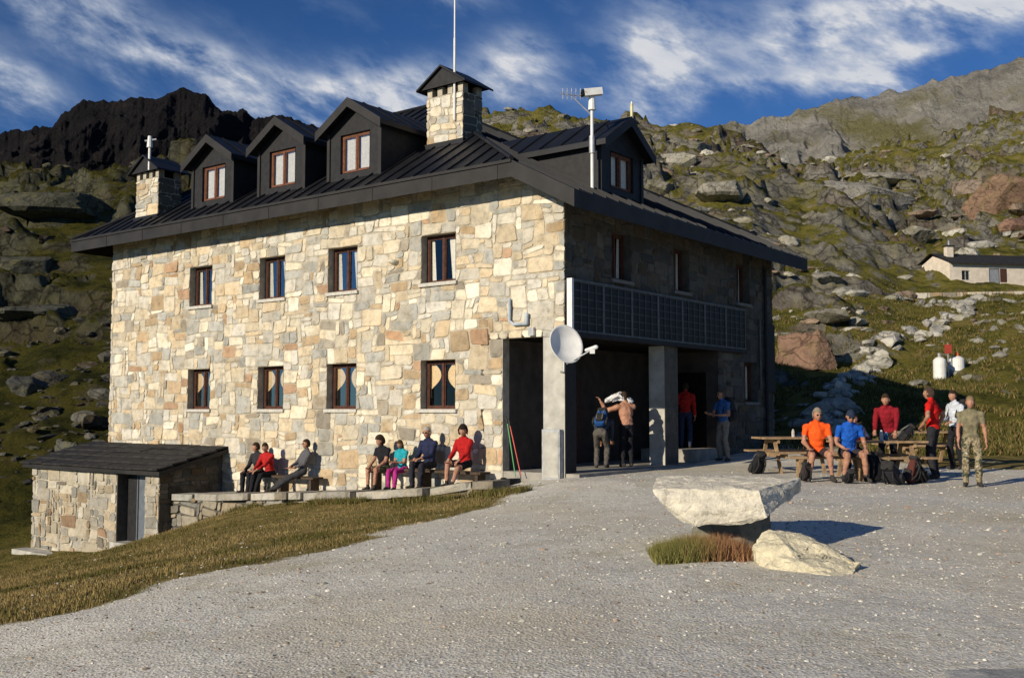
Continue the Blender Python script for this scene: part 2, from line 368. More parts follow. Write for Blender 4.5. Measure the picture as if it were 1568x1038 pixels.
# ------------------------------------------------------------------ rocks
def rockV(seed,sub=2,nplanes=16,rough=.06,sq=(1,1,1)):
    r=np.random.default_rng(seed);V,F=ico(sub)
    n=r.normal(size=(nplanes,3));n/=np.linalg.norm(n,axis=1)[:,None];h=r.uniform(.42,.95,nplanes)
    dn=V@n.T;q=np.where(dn>.05,h/np.maximum(dn,.05),9.);rad=np.minimum(q.min(1),1.25)
    W=V*rad[:,None]
    W=W*(1+rough*(fbm(V[:,0]*3+seed,V[:,1]*3+V[:,2]*2.3,3,seed%17)-.5)[:,None]*2)
    return W*np.array(sq),F
PROT=[rockV(100+i,2,9) for i in range(16)]
def rotz(a): c,s=math.cos(a),math.sin(a);return np.array([[c,-s,0],[s,c,0],[0,0,1]])
def rotx(a): c,s=math.cos(a),math.sin(a);return np.array([[1,0,0],[0,c,-s],[0,s,c]])
def roty(a): c,s=math.cos(a),math.sin(a);return np.array([[c,0,s],[0,1,0],[-s,0,c]])
def scatter(name,P,S,cols,mt,prots=PROT,smooth=False,tilt=.35,yawr=6.28):
    Vs=[];Fs=[];Cs=[];o=0
    for i,(p,s) in enumerate(zip(P,S)):
        V0,F0=prots[i%len(prots)]
        R=rotz(random.uniform(0,yawr))@rotx(random.uniform(-tilt,tilt))
        Vs.append((V0*np.asarray(s))@R.T+p);Fs.append(F0+o);o+=len(V0);Cs.append(np.tile(cols[i],(len(V0),1)))
    return build(name,np.concatenate(Vs),np.concatenate(Fs),[mt],col=np.concatenate(Cs),smooth=smooth)
def rockmat(name,ns,lich=.5,lo=.30,ck=None):
    m,nt,b=newmat(name);co=coord(nt)
    a=nd(nt,'ShaderNodeAttribute',attribute_name='Col').outputs['Color']
    c=mixc(nt,1.,a,ramp(nt,noi(nt,co,ns,7,.76),[(.30,(lo,lo,lo)),(.48,(.95,.95,.95)),(.72,(1.35,1.33,1.28))]),'MULTIPLY')
    c=mixc(nt,ramp(nt,noi(nt,co,ns*.6,5,.65),[(.52,0),(.66,lich)]),c,(.19,.175,.065))
    if ck: c=mixc(nt,1.,c,cracks(nt,co,ck,.05,.35),'MULTIPLY')
    nt.links.new(c,b.inputs['Base Color']);b.inputs['Roughness'].default_value=.9;b.inputs['Specular IOR Level'].default_value=.15
    bn=nd(nt,'ShaderNodeBump',{'Height':noi(nt,co,ns*1.8,7,.75),'Strength':.9,'Distance':.35/ns});nt.links.new(bn.outputs[0],b.inputs['Normal'])
    return m
M['rock']=rockmat('boulder_rock',1.3,.5,ck=.9);M['rockn']=rockmat('near_boulder_rock',5.,.08,.5)
pal=np.array([(.33,.31,.26),(.40,.38,.32),(.24,.225,.185),(.28,.21,.155),(.48,.46,.40)])
def hillrocks():
    N=10000;az=rng.uniform(-.62,.66,N);y=np.exp(rng.uniform(math.log(36),math.log(205),N));x=az*y
    cl=fbm(x/10,y/8,4,5.);keep=(rng.random(N)<np.clip((cl-.44)*4.,.06,1))
    t,w=loc_tw(x,y);keep&=~((t>-3)&(t<20)&(w<3)&(w>-14))
    keep&=~((az>.40)&(az<.60)&(y>70)&(y<93));keep&=~((az>.34)&(y<58)&(y>28)&(rng.random(N)<.75))
    x=x[keep];y=y[keep];z=terr(x,y)
    n=len(x);sz=np.minimum(np.exp(rng.normal(-1.2,.65,n)),1.3)*np.clip(y/85,.35,1.5)
    S=np.stack([sz*rng.uniform(1.,2.,n),sz*rng.uniform(.7,1.2,n),sz*rng.uniform(.35,.75,n)],1)
    P=np.stack([x,y,z-.12*sz],1);C=pal[rng.integers(0,5,n)]*rng.uniform(.8,1.25,(n,1))
    dk=1-.74*sst(.16,.30,-x/y);C=C*dk[:,None]  # left boulders dimmed in colour to follow the hillside's painted shade
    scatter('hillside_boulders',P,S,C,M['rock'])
hillrocks()
big=[(.292,47,(2.0,1.5,1.3),(.27,.17,.12),.3),(.335,118,(7.5,3,1.6),(.34,.32,.28),0.),(.205,95,(2.6,2.0,1.6),(.32,.30,.25),0),(.147,105,(2.6,2.4,1.3),(.28,.26,.21),0),
(.445,98,(2.6,1.6,1.2),(.46,.44,.39),.2),(.43,128,(5,3,2.4),(.28,.22,.16),.3),(.475,128,(6,4,3.6),(.26,.17,.12),.5),(.50,116,(5,3,3.2),(.25,.15,.11),.5),(.455,135,(4,3,2.6),(.24,.19,.15),.5),
(.245,125,(4,2,1.3),(.32,.30,.25),0),(.36,160,(8,4,1.8),(.32,.30,.26),.0),(.18,130,(5,3,1.8),(.28,.26,.21),0),(.27,88,(2.4,1.6,1.1),(.34,.32,.27),0),(.31,75,(1.6,1.2,.8),(.34,.32,.27),0),(.385,108,(3,2,1.3),(.34,.32,.27),0),(-.45,60,(2.4,2,.9),(.09,.09,.07),0),(-.42,40,(1.0,.9,.6),(.12,.12,.10),.1),(-.47,48,(1.2,1.1,.6),(.09,.09,.08),.1),(-.44,85,(5,3,2),(.08,.08,.06),0),(-.47,70,(3,2,1.4),(.08,.08,.06),0)]  # outcrops on the left carry the hillside's shade in their colour
BP=[];BS=[];BC=[]
for a,y,s,c_,zo in big:
    BP.append((a*y,y,gz(a*y,y)+zo));BS.append(s);BC.append(c_)
scatter('rock_outcrops',BP,BS,BC,M['rock'],prots=[rockV(300+i,4,13,.10) for i in range(8)],tilt=.12,yawr=.5)
P=[];S=[];C=[]
def row(x0,y0,x1,y1,n,s0,s1,j,col=(.46,.45,.41)):
    for i in range(n):
        f=(i+random.uniform(-.3,.3))/n;x=x0+(x1-x0)*f+random.uniform(-j,j);y=y0+(y1-y0)*f+random.uniform(-j,j)
        s=random.uniform(s0,s1);P.append((x,y,gz(x,y)+s*.1));S.append((s*1.3,s,s*.75));k=random.uniform(.75,1.15);C.append([q*k for q in col])
row(9.3,33.0,17.5,49,60,.2,.5,.4,(.55,.53,.47));row(17.5,49,32,70,44,.25,.55,.7,(.50,.48,.43));row(9.0,31.5,12,37,16,.2,.4,.4)
row(18,44,30,58,24,.12,.35,1.6,(.36,.35,.30));row(20,66,40,70,30,.3,.6,1.2,(.42,.41,.36))
scatter('path_edge_boulders',P,S,C,M['rock'])
def hullrock(name,pts,col,noise_=.03,smooth_=1,lay=0):
    bm=bmesh.new()
    for p in pts: bm.verts.new(p)
    bmesh.ops.convex_hull(bm,input=bm.verts)
    bmesh.ops.triangulate(bm,faces=bm.faces)
    for _ in range(6):
        L=[e for e in bm.edges if e.calc_length()>.05]
        if not L: break
        bmesh.ops.subdivide_edges(bm,edges=L,cuts=1);bmesh.ops.triangulate(bm,faces=bm.faces)
    for _ in range(smooth_): bmesh.ops.smooth_vert(bm,verts=bm.verts,factor=.5,use_axis_x=True,use_axis_y=True,use_axis_z=True)
    bm.normal_update();V0=np.array([v.co[:] for v in bm.verts]);N0=np.array([v.normal[:] for v in bm.verts])
    F0=np.array([[v.index for v in f.verts] for f in bm.faces]);bm.free()
    d=(fbm(V0[:,0]*4+V0[:,2]*4,V0[:,1]*4+V0[:,2]*9,6,4.,.60)-.5)*2
    if lay: d=d+.7*(np.abs(((V0[:,2]*8+V0[:,0]*1.0+fbm(V0[:,0]*3,V0[:,1]*3,3)*1.5)%1)-.5)-.25)
    V0=V0+N0*(d*noise_)[:,None]
    return build(name,V0,F0,[M['rockn']],col=np.tile(col,(len(V0),1)),smooth=False)
hullrock('boulder_slab',[(1.60,11.3,-.99),(1.54,11.45,-.88),(1.66,11.35,-.84),(1.80,11.3,-1.18),(2.0,11.2,-1.25),(2.52,11.02,-1.20),(2.66,10.9,-1.12),(2.60,10.98,-.84),(3.24,11.7,-.77),(3.27,11.8,-.92),(3.02,12.0,-1.08),(2.9,12.6,-.80),(1.75,12.5,-.80),(1.9,12.4,-1.13),(2.9,12.6,-1.12),(2.1,11.15,-.85)],(.76,.71,.59),.036,0,1)
hullrock('support_rock',[(2.0,11.8,-1.7),(2.05,11.7,-1.2),(2.5,11.5,-1.22),(2.55,11.5,-1.7),(2.95,11.8,-1.7),(2.95,11.9,-1.1),(2.3,12.5,-1.1),(2.9,12.4,-1.7),(2.1,12.4,-1.7)],(.24,.23,.19),.03)
hullrock('low_boulder',[(2.43,10.5,-1.35),(2.42,10.3,-1.62),(2.6,10.6,-1.20),(2.95,10.6,-1.25),(3.12,9.75,-1.62),(3.35,10.1,-1.47),(3.45,10.3,-1.62),(3.38,10.5,-1.5),(2.9,11.,-1.3),(2.6,9.95,-1.62),(2.75,10.0,-1.45),(3.1,10.9,-1.6),(2.5,10.9,-1.6)],(.76,.69,.50),.06,0,1)
hullrock('flat_rock',[(2.45,6.0,-1.75),(2.5,6.0,-1.56),(2.9,5.9,-1.53),(3.2,5.9,-1.75),(3.1,6.35,-1.55),(2.6,6.3,-1.55),(2.6,6.4,-1.75),(3.2,6.4,-1.75)],(.40,.41,.41),.02)
N=30000;py=np.exp(rng.uniform(math.log(4.5),math.log(24),N));pxx=rng.uniform(-.5,.52,N)*py
zt,gg,_,_=terr(pxx,py,True);kp=(gg<.6)|(rng.random(N)<.15)
t,w=loc_tw(pxx,py);kp&=~((t>-.2)&(w<.1))
pxx,py,zt=pxx[kp],py[kp],zt[kp];n=len(pxx);sz=np.minimum(np.exp(rng.normal(-4.95,.48,n)),.04)*np.clip(py/9,.75,1.4)
PB=[rockV(500+i,1,9,.02) for i in range(8)]
M['peb']=vcmat('gravel_stone_tone',.9,12.,.3,0,stain=False)
scatter('gravel_stones',np.stack([pxx,py,zt+sz*.05],1),np.stack([sz*1.3,sz,sz*.6],1),pal[rng.integers(0,5,n)]*rng.uniform(.9,1.7,(n,1)),M['peb'],prots=PB)
# ------------------------------------------------------------------ grass blades
def blades(name,x,y,h,wd,cols,z=None):
    n=len(x);z=terr(x,y)if z is None else z
    a=rng.uniform(0,2*PI,n);l=rng.uniform(0,2*PI,n);k=rng.uniform(.1,.7,n)*h
    b0=np.stack([x-np.cos(a)*wd,y-np.sin(a)*wd,z-.01],1);b1=np.stack([x+np.cos(a)*wd,y+np.sin(a)*wd,z-.01],1)
    tp=np.stack([x+np.cos(l)*k,y+np.sin(l)*k,z+h],1)
    V=np.stack([b0,b1,tp],1).reshape(-1,3);F=np.arange(3*n).reshape(n,3)
    return build(name,V,F,[M['grass']],col=np.repeat(cols,3,0))
M['grass']=vcmat('grass_blades',.9,30.,.3,0,spec=.1,stain=False)
gp=np.array([(.14,.125,.036),(.25,.19,.075),(.33,.245,.105),(.08,.09,.022),(.21,.14,.055)])
N=230000;gy=np.exp(rng.uniform(math.log(6),math.log(33),N));gx=rng.uniform(-.56,.1,N)*gy
zz,gg,_,_=terr(gx,gy,True);t,w=loc_tw(gx,gy)
cl=fbm(gx/.5,gy/.5,3,51.)
kp=(rng.random(N)<gg**2*np.clip((cl-.25)*3,.1,1))&~((t>1)&(t<11.7)&(w<1.9))&~((t>11.4)&(w<2.1))&(gx<1.5)
gx,gy,zz=gx[kp],gy[kp],zz[kp];n=len(gx)
tone=fbm(gx/1.8,gy/1.4,4,61.)
ci=np.where(rng.random(n)<np.clip((tone-.36)*4,0,1),rng.integers(1,3,n),rng.choice([0,3,4,3],n))
blades('meadow_grass',gx,gy,rng.uniform(.02,.06,n),rng.uniform(.004,.009,n),gp[ci]*rng.uniform(.7,1.2,(n,1)),zz)
N=12000;gx=rng.normal(1.9,.28,N);gy=rng.normal(11.0,.22,N);kp=(np.abs(gx-2.02)<.56)&(np.abs(gy-10.98)<.42);gx,gy=gx[kp],gy[kp];n=len(gx)
br=gx+rng.normal(0,.14,n)>2.0
cc=np.where(br[:,None],np.array([.32,.17,.085]),np.array([.20,.19,.06]))*rng.uniform(.5,1.35,(n,1))
blades('grass_tuft',gx,gy,rng.uniform(.08,.24,n)*np.clip(1.2-np.abs(gx-2.05),.5,1),rng.uniform(.003,.006,n),cc)
N=12000;tt=rng.uniform(-.5,11.3,N);ww=1.85+np.abs(rng.normal(0,.2,N));q=fbm(tt/.6,tt*0,3,71.);kp=q>.45;tt,ww=tt[kp],ww[kp]
pp=np.array([Bp(a,b_,0) for a,b_ in zip(tt,ww)]);n=len(tt)
blades('terrace_edge_grass',pp[:,0],pp[:,1],rng.uniform(.05,.16,n),rng.uniform(.005,.009,n),gp[rng.choice([0,3,1],n)]*rng.uniform(.7,1.2,(n,1)))
N=120000;gy=np.exp(rng.uniform(math.log(28),math.log(85),N));gx=rng.uniform(.22,.56,N)*gy;zz,gg,rr,_=terr(gx,gy,True)
kp=(rng.random(N)<gg)&(rr<.5)&(fbm(gx/1.5,gy/1.5,3,81.)>.42);gx,gy,zz=gx[kp],gy[kp],zz[kp];n=len(gx)
blades('hillside_grass',gx,gy,rng.uniform(.06,.18,n),rng.uniform(.015,.035,n),gp[rng.choice([0,3,4,1,3],n)]*rng.uniform(.5,1.1,(n,1)),zz)
# ------------------------------------------------------------------ masonry
SP=np.array([(.66,.585,.44),(.57,.54,.465),(.62,.51,.345),(.41,.405,.365),(.50,.37,.22),(.74,.68,.55),(.35,.31,.245),(.47,.30,.18)])
SW=np.array([.24,.23,.15,.15,.06,.12,.04,.02]);SW/=SW.sum()
def lines(bp,c):
    bp=sorted(set(round(x,4) for x in bp));out=[bp[0]]
    for a,b_ in zip(bp[:-1],bp[1:]):
        n=max(1,round((b_-a)/c))
        for k in range(1,n+1): out.append(a+(b_-a)*k/n)
    return out
def masonry(mb,P,u0,u1,z0,z1,ops,mask=None,cu=.145,cz=.115,d=.018,seed=1,tone=1.,gap=.005):
    r=random.Random(seed)
    ul=lines([u0,u1]+[x for o in ops for x in o[:2] if u0<x<u1],cu);zl=lines([z0,z1]+[x for o in ops for x in o[2:4] if z0<x<z1],cz)
    nu,nz=len(ul)-1,len(zl)-1;occ=np.zeros((nu,nz),bool)
    fixed=set()
    for i in range(nu):
        for j in range(nz):
            uc=(ul[i]+ul[i+1])/2;zc=(zl[j]+zl[j+1])/2
            if any(o[0]<uc<o[1] and o[2]<zc<o[3] for o in ops) or (mask and not mask(uc,zc)): occ[i,j]=True
    for x in [u0,u1]+[x for o in ops for x in o[:2]]: fixed.add(round(x,3))
    fz=set(round(x,3) for x in [z0,z1]+[x for o in ops for x in o[2:4]])
    def warp(u,z):
        du=0 if round(u,3) in fixed else (float(vn(np.array(u*2.3),np.array(z*3.7),seed))-.5)*.14
        dz=0 if round(z,3) in fz else (float(vn(np.array(u*1.7+7),np.array(z*2.3),seed+5))-.5)*.15
        return u+du,z+dz
    order=[(i,j) for j in range(nz) for i in range(nu)]
    bigc=[(r.randrange(nu),r.randrange(nz)) for _ in range(int(nu*nz/24))]
    for (i,j),bg_ in [(q,True) for q in bigc]+[(q,False) for q in order]:
            if occ[i,j]: continue
            if bg_: w_=r.choice([3,4,4,5]);hh=r.choice([2,3,3,4])
            else:
                hh=r.choice([1,2,2,2,3]);w_=r.choice([1,2,2,3,3,4,5]) if hh>1 else r.choice([2,3,4])
            w=0
            while w<w_ and i+w<nu and not occ[i+w,j]: w+=1
            h=1
            while h<hh and j+h<nz and not occ[i:i+w,j+h].any(): h+=1
            occ[i:i+w,j:j+h]=True
            a=warp(ul[i],zl[j]);b_=warp(ul[i+w],zl[j]);c_=warp(ul[i+w],zl[j+h]);e=warp(ul[i],zl[j+h])
            cor=[a,b_,c_,e];cxm=sum(q[0] for q in cor)/4;czm=sum(q[1] for q in cor)/4
            pts=[]
            for k in range(4):
                p=cor[k];pr=cor[k-1];nx=cor[(k+1)%4]
                jx=r.uniform(0,.014);jz=r.uniform(0,.012)
                p=(p[0]+(jx+gap)*(1 if p[0]<cxm else -1),p[1]+(jz+gap)*(1 if p[1]<czm else -1))
                lp=math.hypot(pr[0]-p[0],pr[1]-p[1]);ln=math.hypot(nx[0]-p[0],nx[1]-p[1])
                f1=min(r.uniform(.01,.07)/lp,.33);f2=min(r.uniform(.01,.07)/ln,.33)
                pts.append((p[0]+(pr[0]-p[0])*f1,p[1]+(pr[1]-p[1])*f1));pts.append((p[0]+(nx[0]-p[0])*f2,p[1]+(nx[1]-p[1])*f2))
            dd=d*r.uniform(.25,1.4);tx=r.uniform(-.05,.05);tzz=r.uniform(-.06,.06)
            V=[P(x,z,0) for x,z in pts]
            for x,z in pts:
                fx=cxm+(x-cxm)*.95;fz_=czm+(z-czm)*.92
                V.append(P(fx,fz_,max(.003,dd+tx*(x-cxm)+tzz*(z-czm)+r.uniform(-.003,.003))))
            Fc=[(k,(k+1)%8,8+(k+1)%8,8+k) for k in range(8)]+[tuple(range(8,16))]
            col=SP[r.choices(range(8),SW)[0]]*r.uniform(.76,1.12)
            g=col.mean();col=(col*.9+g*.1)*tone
            mb.add(V,Fc,M['stone'],tuple(col))
def panel(mb,P,u0,u1,z0,z1,ops,m,rev=.24):
    ul=sorted(set([u0,u1]+[min(max(x,u0),u1) for o in ops for x in o[:2]]));zl=sorted(set([z0,z1]+[min(max(x,z0),z1) for o in ops for x in o[2:4]]))
    for a,b_ in zip(ul[:-1],ul[1:]):
        for c_,e in zip(zl[:-1],zl[1:]):
            uc=(a+b_)/2;zc=(c_+e)/2
            if any(o[0]<uc<o[1] and o[2]<zc<o[3] for o in ops): continue
            mb.add([P(a,c_,0),P(b_,c_,0),P(b_,e,0),P(a,e,0)],[(0,1,2,3)],m)
    for o in ops:
        if len(o)>4 and o[4]: continue
        a,b_,c_,e=o[:4];q=.015
        for (s1,s2) in (((a,c_),(b_,c_)),((b_,c_),(b_,e)),((b_,e),(a,e)),((a,e),(a,c_))):
            mb.add([P(s1[0],s1[1],q),P(s2[0],s2[1],q),P(s2[0],s2[1],-rev),P(s1[0],s1[1],-rev)],[(0,1,2,3)],m)
def window(fr,gl,cu,P,u0,u1,z0,z1,style,dp=.19,sill=True,fw=.07,seed=0):
    r=random.Random(seed)
    W=M['wooddorm'] if style=='dorm' else M['wood'];a,b_=-dp-.06,-dp
    fr.pbox(P,(u0,z0,a),(u0+fw,z1,b_),W);fr.pbox(P,(u1-fw,z0,a),(u1,z1,b_),W)
    fr.pbox(P,(u0+fw,z0,a),(u1-fw,z0+fw,b_),W);fr.pbox(P,(u0+fw,z1-fw,a),(u1-fw,z1,b_),W)
    um=(u0+u1)/2;fr.pbox(P,(um-.035,z0+fw,a),(um+.035,z1-fw,b_+.012),W)
    for s0,s1 in((u0+fw,um-.035),(um+.035,u1-fw)):
        e=.025
        fr.pbox(P,(s0,z0+fw,a+.01),(s0+e,z1-fw,b_-.01),W);fr.pbox(P,(s1-e,z0+fw,a+.01),(s1,z1-fw,b_-.01),W)
        fr.pbox(P,(s0+e,z0+fw,a+.01),(s1-e,z0+fw+e,b_-.01),W);fr.pbox(P,(s0+e,z1-fw-e,a+.01),(s1-e,z1-fw,b_-.01),W)
    g=-dp-.035
    gl.add([P(u0+fw,z0+fw,g),P(u1-fw,z0+fw,g),P(u1-fw,z1-fw,g),P(u0+fw,z1-fw,g)],[(0,1,2,3)],M['glass'])
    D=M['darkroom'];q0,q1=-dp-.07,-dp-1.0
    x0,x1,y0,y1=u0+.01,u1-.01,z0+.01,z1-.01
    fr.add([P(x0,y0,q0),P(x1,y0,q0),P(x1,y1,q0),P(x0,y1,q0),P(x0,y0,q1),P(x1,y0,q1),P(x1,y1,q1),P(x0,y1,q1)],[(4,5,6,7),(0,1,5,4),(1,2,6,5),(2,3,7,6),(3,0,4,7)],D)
    def sheet(edges,m):
        n=16;rows=12;V=[];F=[]
        for j in range(rows+1):
            f=j/rows;z=z1-fw-(z1-z0-2*fw)*f*edges[2]
            l=edges[0](f);r_=edges[1](f)
            for i in range(n+1):
                V.append(P(l+(r_-l)*i/n,z,-dp-.085+.014*math.sin(i*2.3+edges[3])))
        for j in range(rows):
            for i in range(n): k=j*(n+1)+i;F.append((k,k+1,k+n+2,k+n+1))
        cu.add(V,F,m)
    wd=u1-u0-2*fw;L=u0+fw;R=u1-fw
    if style=='low':
        sheet((lambda f:L,lambda f:L+wd*max(.03,.44*math.sin(PI*min(1,f*1.1+.14))**.7),.85,0),M['curtain'])
        sheet((lambda f:R-wd*max(.03,.36*math.sin(PI*min(1,f*1.2+.10))**.9),lambda f:R,.8,2),M['curtain'])
    elif style=='up':
        k1=r.uniform(.30,.46);k2=r.uniform(.05,.22)
        sheet((lambda f:L,lambda f:L+wd*(k1-.10*f),1,0),M['curtainw']);sheet((lambda f:R-wd*(k2+.06*f),lambda f:R,1,1),M['curtainw'])
    else:
        sheet((lambda f:L,lambda f:L+wd*.46,1,0),M['curtainw']);sheet((lambda f:R-wd*.45,lambda f:R,1,1),M['curtainw'])
    if sill: fr.pbox(P,(u0-.06,z0-.07,-dp),(u1+.06,z0+.012,.07),M['sill'])
# ------------------------------------------------------------------ building
B=empty('stone_mountain_hut',Bp(0,0,-1.4))
LB,DB=17.3,10.9
WIN=[(3.05,4.12),(6.30,7.36),(9.05,10.09),(12.2,13.24)]
opsF=[(a,b_,0.,1.16) for a,b_ in WIN]+[(a,b_,2.97,4.13) for a,b_ in WIN]+[(-.1,1.67,-3.,1.56,1)]
wall=MB();st=MB();fr=MB();gl=MB();cu=MB()
panel(wall,PF,0,LB,-3.2,4.6,opsF,M['mortar'])
wall.add([PF(0,4.6,0),PF(1.5,4.6,0),PF(1.5,5.376,0)],[(0,1,2)],M['mortar'])
wall.add([PF(1.5,4.6,0),PF(LB,4.6,0),PF(LB,5.4,0),PF(1.5,5.4,0)],[(0,1,2,3)],M['mortar'])
masonry(st,PF,-.02,LB+.02,-2.6,5.30,opsF,mask=lambda u,z:z<4.06+.52*(u+.8) and z>tz(u)-.3,seed=3)
wr=[(1.9,2.75,2.97,4.1),(4.85,5.65,2.97,4.1),(8.45,9.3,2.97,4.1),(8.9,9.75,.2,1.33)]
opsR=wr+[(-.1,7.25,-3,1.56,1)]
panel(wall,PR,0,DB,-2.2,4.54,opsR,M['mortard'],rev=.2)  # right facade: its shade is put into the darker mortar
masonry(st,PR,-.02,DB+.02,-1.6,4.5,opsR,seed=9,tone=.17)  # low tone paints the facade's shade into the stones
wall.add([Bp(LB,0,-4.5),Bp(LB,-DB,-4.5),Bp(LB,-DB,5.35),Bp(LB,0,5.35)],[(0,1,2,3)],M['mortar'])
wall.add([Bp(0,-DB,-2),Bp(LB,-DB,-4.),Bp(LB,-DB,5.35),Bp(0,-DB,4.54)],[(0,1,2,3)],M['mortar'])
for i,(a,b_) in enumerate(WIN):
    window(fr,gl,cu,PF,a,b_,0.,1.16,'low',seed=i);window(fr,gl,cu,PF,a,b_,2.97,4.13,'up',seed=i+10)
M['sillback']=M['sill'];M['sill']=mat('sill_stone_shaded',(.16,.155,.14),.85,ns=15,na=.2)  # same sill stone, colour darkened as shade for the right facade
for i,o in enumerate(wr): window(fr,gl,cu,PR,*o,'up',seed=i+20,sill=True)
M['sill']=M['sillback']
po=MB();K=M['concrete'];W_=M['white']
po.pbox(PF,(0,-1.6,-.42),(.56,1.56,.0),K)
po.pbox(PR,(.01,-1.6,.001),(.42,1.56,.01),M['darkmetal'])  # thin dark sheet standing in for shade on the concrete pillar's right face
po.pbox(PF,(-.01,-1.6,-4.98),(.42,1.56,-4.30),K)
po.pbox(PR,(4.31,-1.6,.012),(4.97,1.56,.02),M['mortard'])  # second pillar: dark sheet added as shade on its right side
po.pbox(PF,(.0,1.56,-7.25),(2.3,1.68,-.0),M['soffit'])
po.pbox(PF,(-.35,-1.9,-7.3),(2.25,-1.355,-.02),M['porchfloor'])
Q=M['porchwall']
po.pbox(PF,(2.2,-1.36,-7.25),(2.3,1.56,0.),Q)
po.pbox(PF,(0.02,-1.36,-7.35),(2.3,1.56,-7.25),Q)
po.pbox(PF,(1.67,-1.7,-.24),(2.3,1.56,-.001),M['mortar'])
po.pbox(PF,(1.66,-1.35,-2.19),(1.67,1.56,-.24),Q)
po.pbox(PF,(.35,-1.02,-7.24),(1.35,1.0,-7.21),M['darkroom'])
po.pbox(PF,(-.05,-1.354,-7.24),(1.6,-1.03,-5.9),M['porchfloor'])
po.pbox(PF,(2.15,-1.355,-3.9),(2.199,.75,-2.9),M['doorwood'])
po.pbox(PF,(.04,-1.5,.01),(.50,-.42,.14),M['steel'])
po.pbox(PF,(.07,-1.44,.14),(.47,-.48,.15),K)
po.obj('porch',B)
rl=MB()
rl.pbox(PR,(.0,1.56,.0),(8.8,1.66,.16),M['darkmetal'])
n=7;L0=.12;L1=8.74
for i in range(n):
    a=L0+(L1-L0)*i/n;b_=L0+(L1-L0)*(i+1)/n
    rl.pbox(PR,(a+.02,1.70,.10),(b_-.02,2.74,.12),M['panel'])
    for k in range(5):
        x=a+.02+(b_-a-.04)*k/4;q=.02 if k in(0,4) else .009
        rl.pbox(PR,(x-q,1.68,.121),(x+q,2.76,.14),M['bars'])
    for k in range(7):
        z=1.70+1.04*k/6;rl.pbox(PR,(a+.02,z-.006,.1212),(b_-.02,z+.006,.132),M['bars'])
rl.pbox(PR,(L0-.02,2.75,.09),(L1+.02,2.80,.15),M['bars']);rl.pbox(PR,(L0-.02,1.66,.09),(L1+.02,1.70,.15),M['bars'])
rl.pbox(PR,(.02,1.6,.05),(.09,2.8,.18),W_)
rl.obj('balcony_panels',B)
dw=MB();dw.tube(PR(10.2,-1.2,.1),PR(10.2,4.1,.1),.05,.05,M['darkmetal'])
dw.tube(PR(9.85,.6,.07),PR(9.85,2.6,.07),.03,.03,M['bars']);dw.pbox(PR,(10.35,.5,.03),(10.85,2.5,.09),M['darkmetal']);dw.obj('downpipe',B)
wall.obj('walls',B);st.obj('facing_stones',B)
# roof
rf=MB();ZE=5.34;ZR=4.5;TB=-.8+.84/.52;TH=.37
RG=9.40;TR=(RG-ZR)/.52-.8
Rt=[(-.8,.8,ZR),(TB,.8,ZE),(18.4,.8,ZE),(18.4,-11.7,ZE),(TB,-11.7,ZE),(-.8,-11.7,ZR),(TR,-5.45,RG),(12.15,-5.45,RG)]
Vt=[Bp(*p) for p in Rt];Vb=[Bp(p[0],p[1],p[2]-TH) for p in Rt]
faces=[(0,1,6,4,5),(1,2,7,6),(2,3,7),(3,4,6,7)]
rf.add(Vt,faces,M['roof']);rf.add(Vb,[f[::-1] for f in faces],M['soffit'])
for i in range(6):
    j=(i+1)%6;p,q=np.array(Rt[i]),np.array(Rt[j])
    rf.add([Bp(*p),Bp(*q),Bp(q[0],q[1],q[2]-TH),Bp(p[0],p[1],p[2]-TH)],[(0,1,2,3)],M['fascia'])
def rib(p,q,wv,hh=.045,ww=.02):
    p=np.array(p);q=np.array(q);wv=np.array(wv)*ww
    up=np.array([0,0,hh]);V=[p-wv,p+wv,p+wv+up,p-wv+up,q-wv,q+wv,q+wv+up,q-wv+up]
    rf.add(V,[(0,1,2,3),(4,7,6,5),(0,4,5,1),(1,5,6,2),(2,6,7,3),(3,7,4,0)],M['roof'])
dl3=np.array([dL[0],dL[1],0]);dr3=np.array([dR[0],dR[1],0])
t=TB+.3
while t<18.3:
    zt_=min(RG,ZR+.52*(t+.8) if t<TR else 99,ZE+.65*(18.4-t))
    if zt_>ZE+.1:
        w1=.8-(zt_-ZE)/.65;rib(Bp(t,.8,ZE),Bp(t,w1,zt_),dl3)
        rib(Bp(t,-11.7,ZE),Bp(t,-10.9-w1,zt_),dl3)
    t+=.52
s=-.6
while s<11.6:
    rise=min(RG-ZE,.65*min(s+.8,11.7-s));tt_=(ZE+rise-ZR)/.52-.8
    rib(Bp(-.8,-s,ZR),Bp(tt_,-s,ZE+rise),dr3);s+=.52
def trim(a,b_,r=.06): rf.tube(Bp(*a),Bp(*b_),r,r,M['roof'],6)
trim((TB,.8,ZE+.03),(TR,-5.45,RG+.04));trim((TR,-5.45,RG+.04),(12.15,-5.45,RG+.04));trim((12.15,-5.45,RG+.04),(18.4,.8,ZE+.03));trim((TR,-5.45,RG+.04),(TB,-11.7,ZE+.03))
t=1.2
while t<18.3: rf.pbox(PF,(t-.012,ZE-TH+.01,.801),(t+.012,ZE-.06,.812),M['fascia']);t+=1.9
rf.pbox(PF,(TB,ZE-.05,.801),(18.4,ZE+.015,.835),M['fascia'])
rf.obj('roof',B)
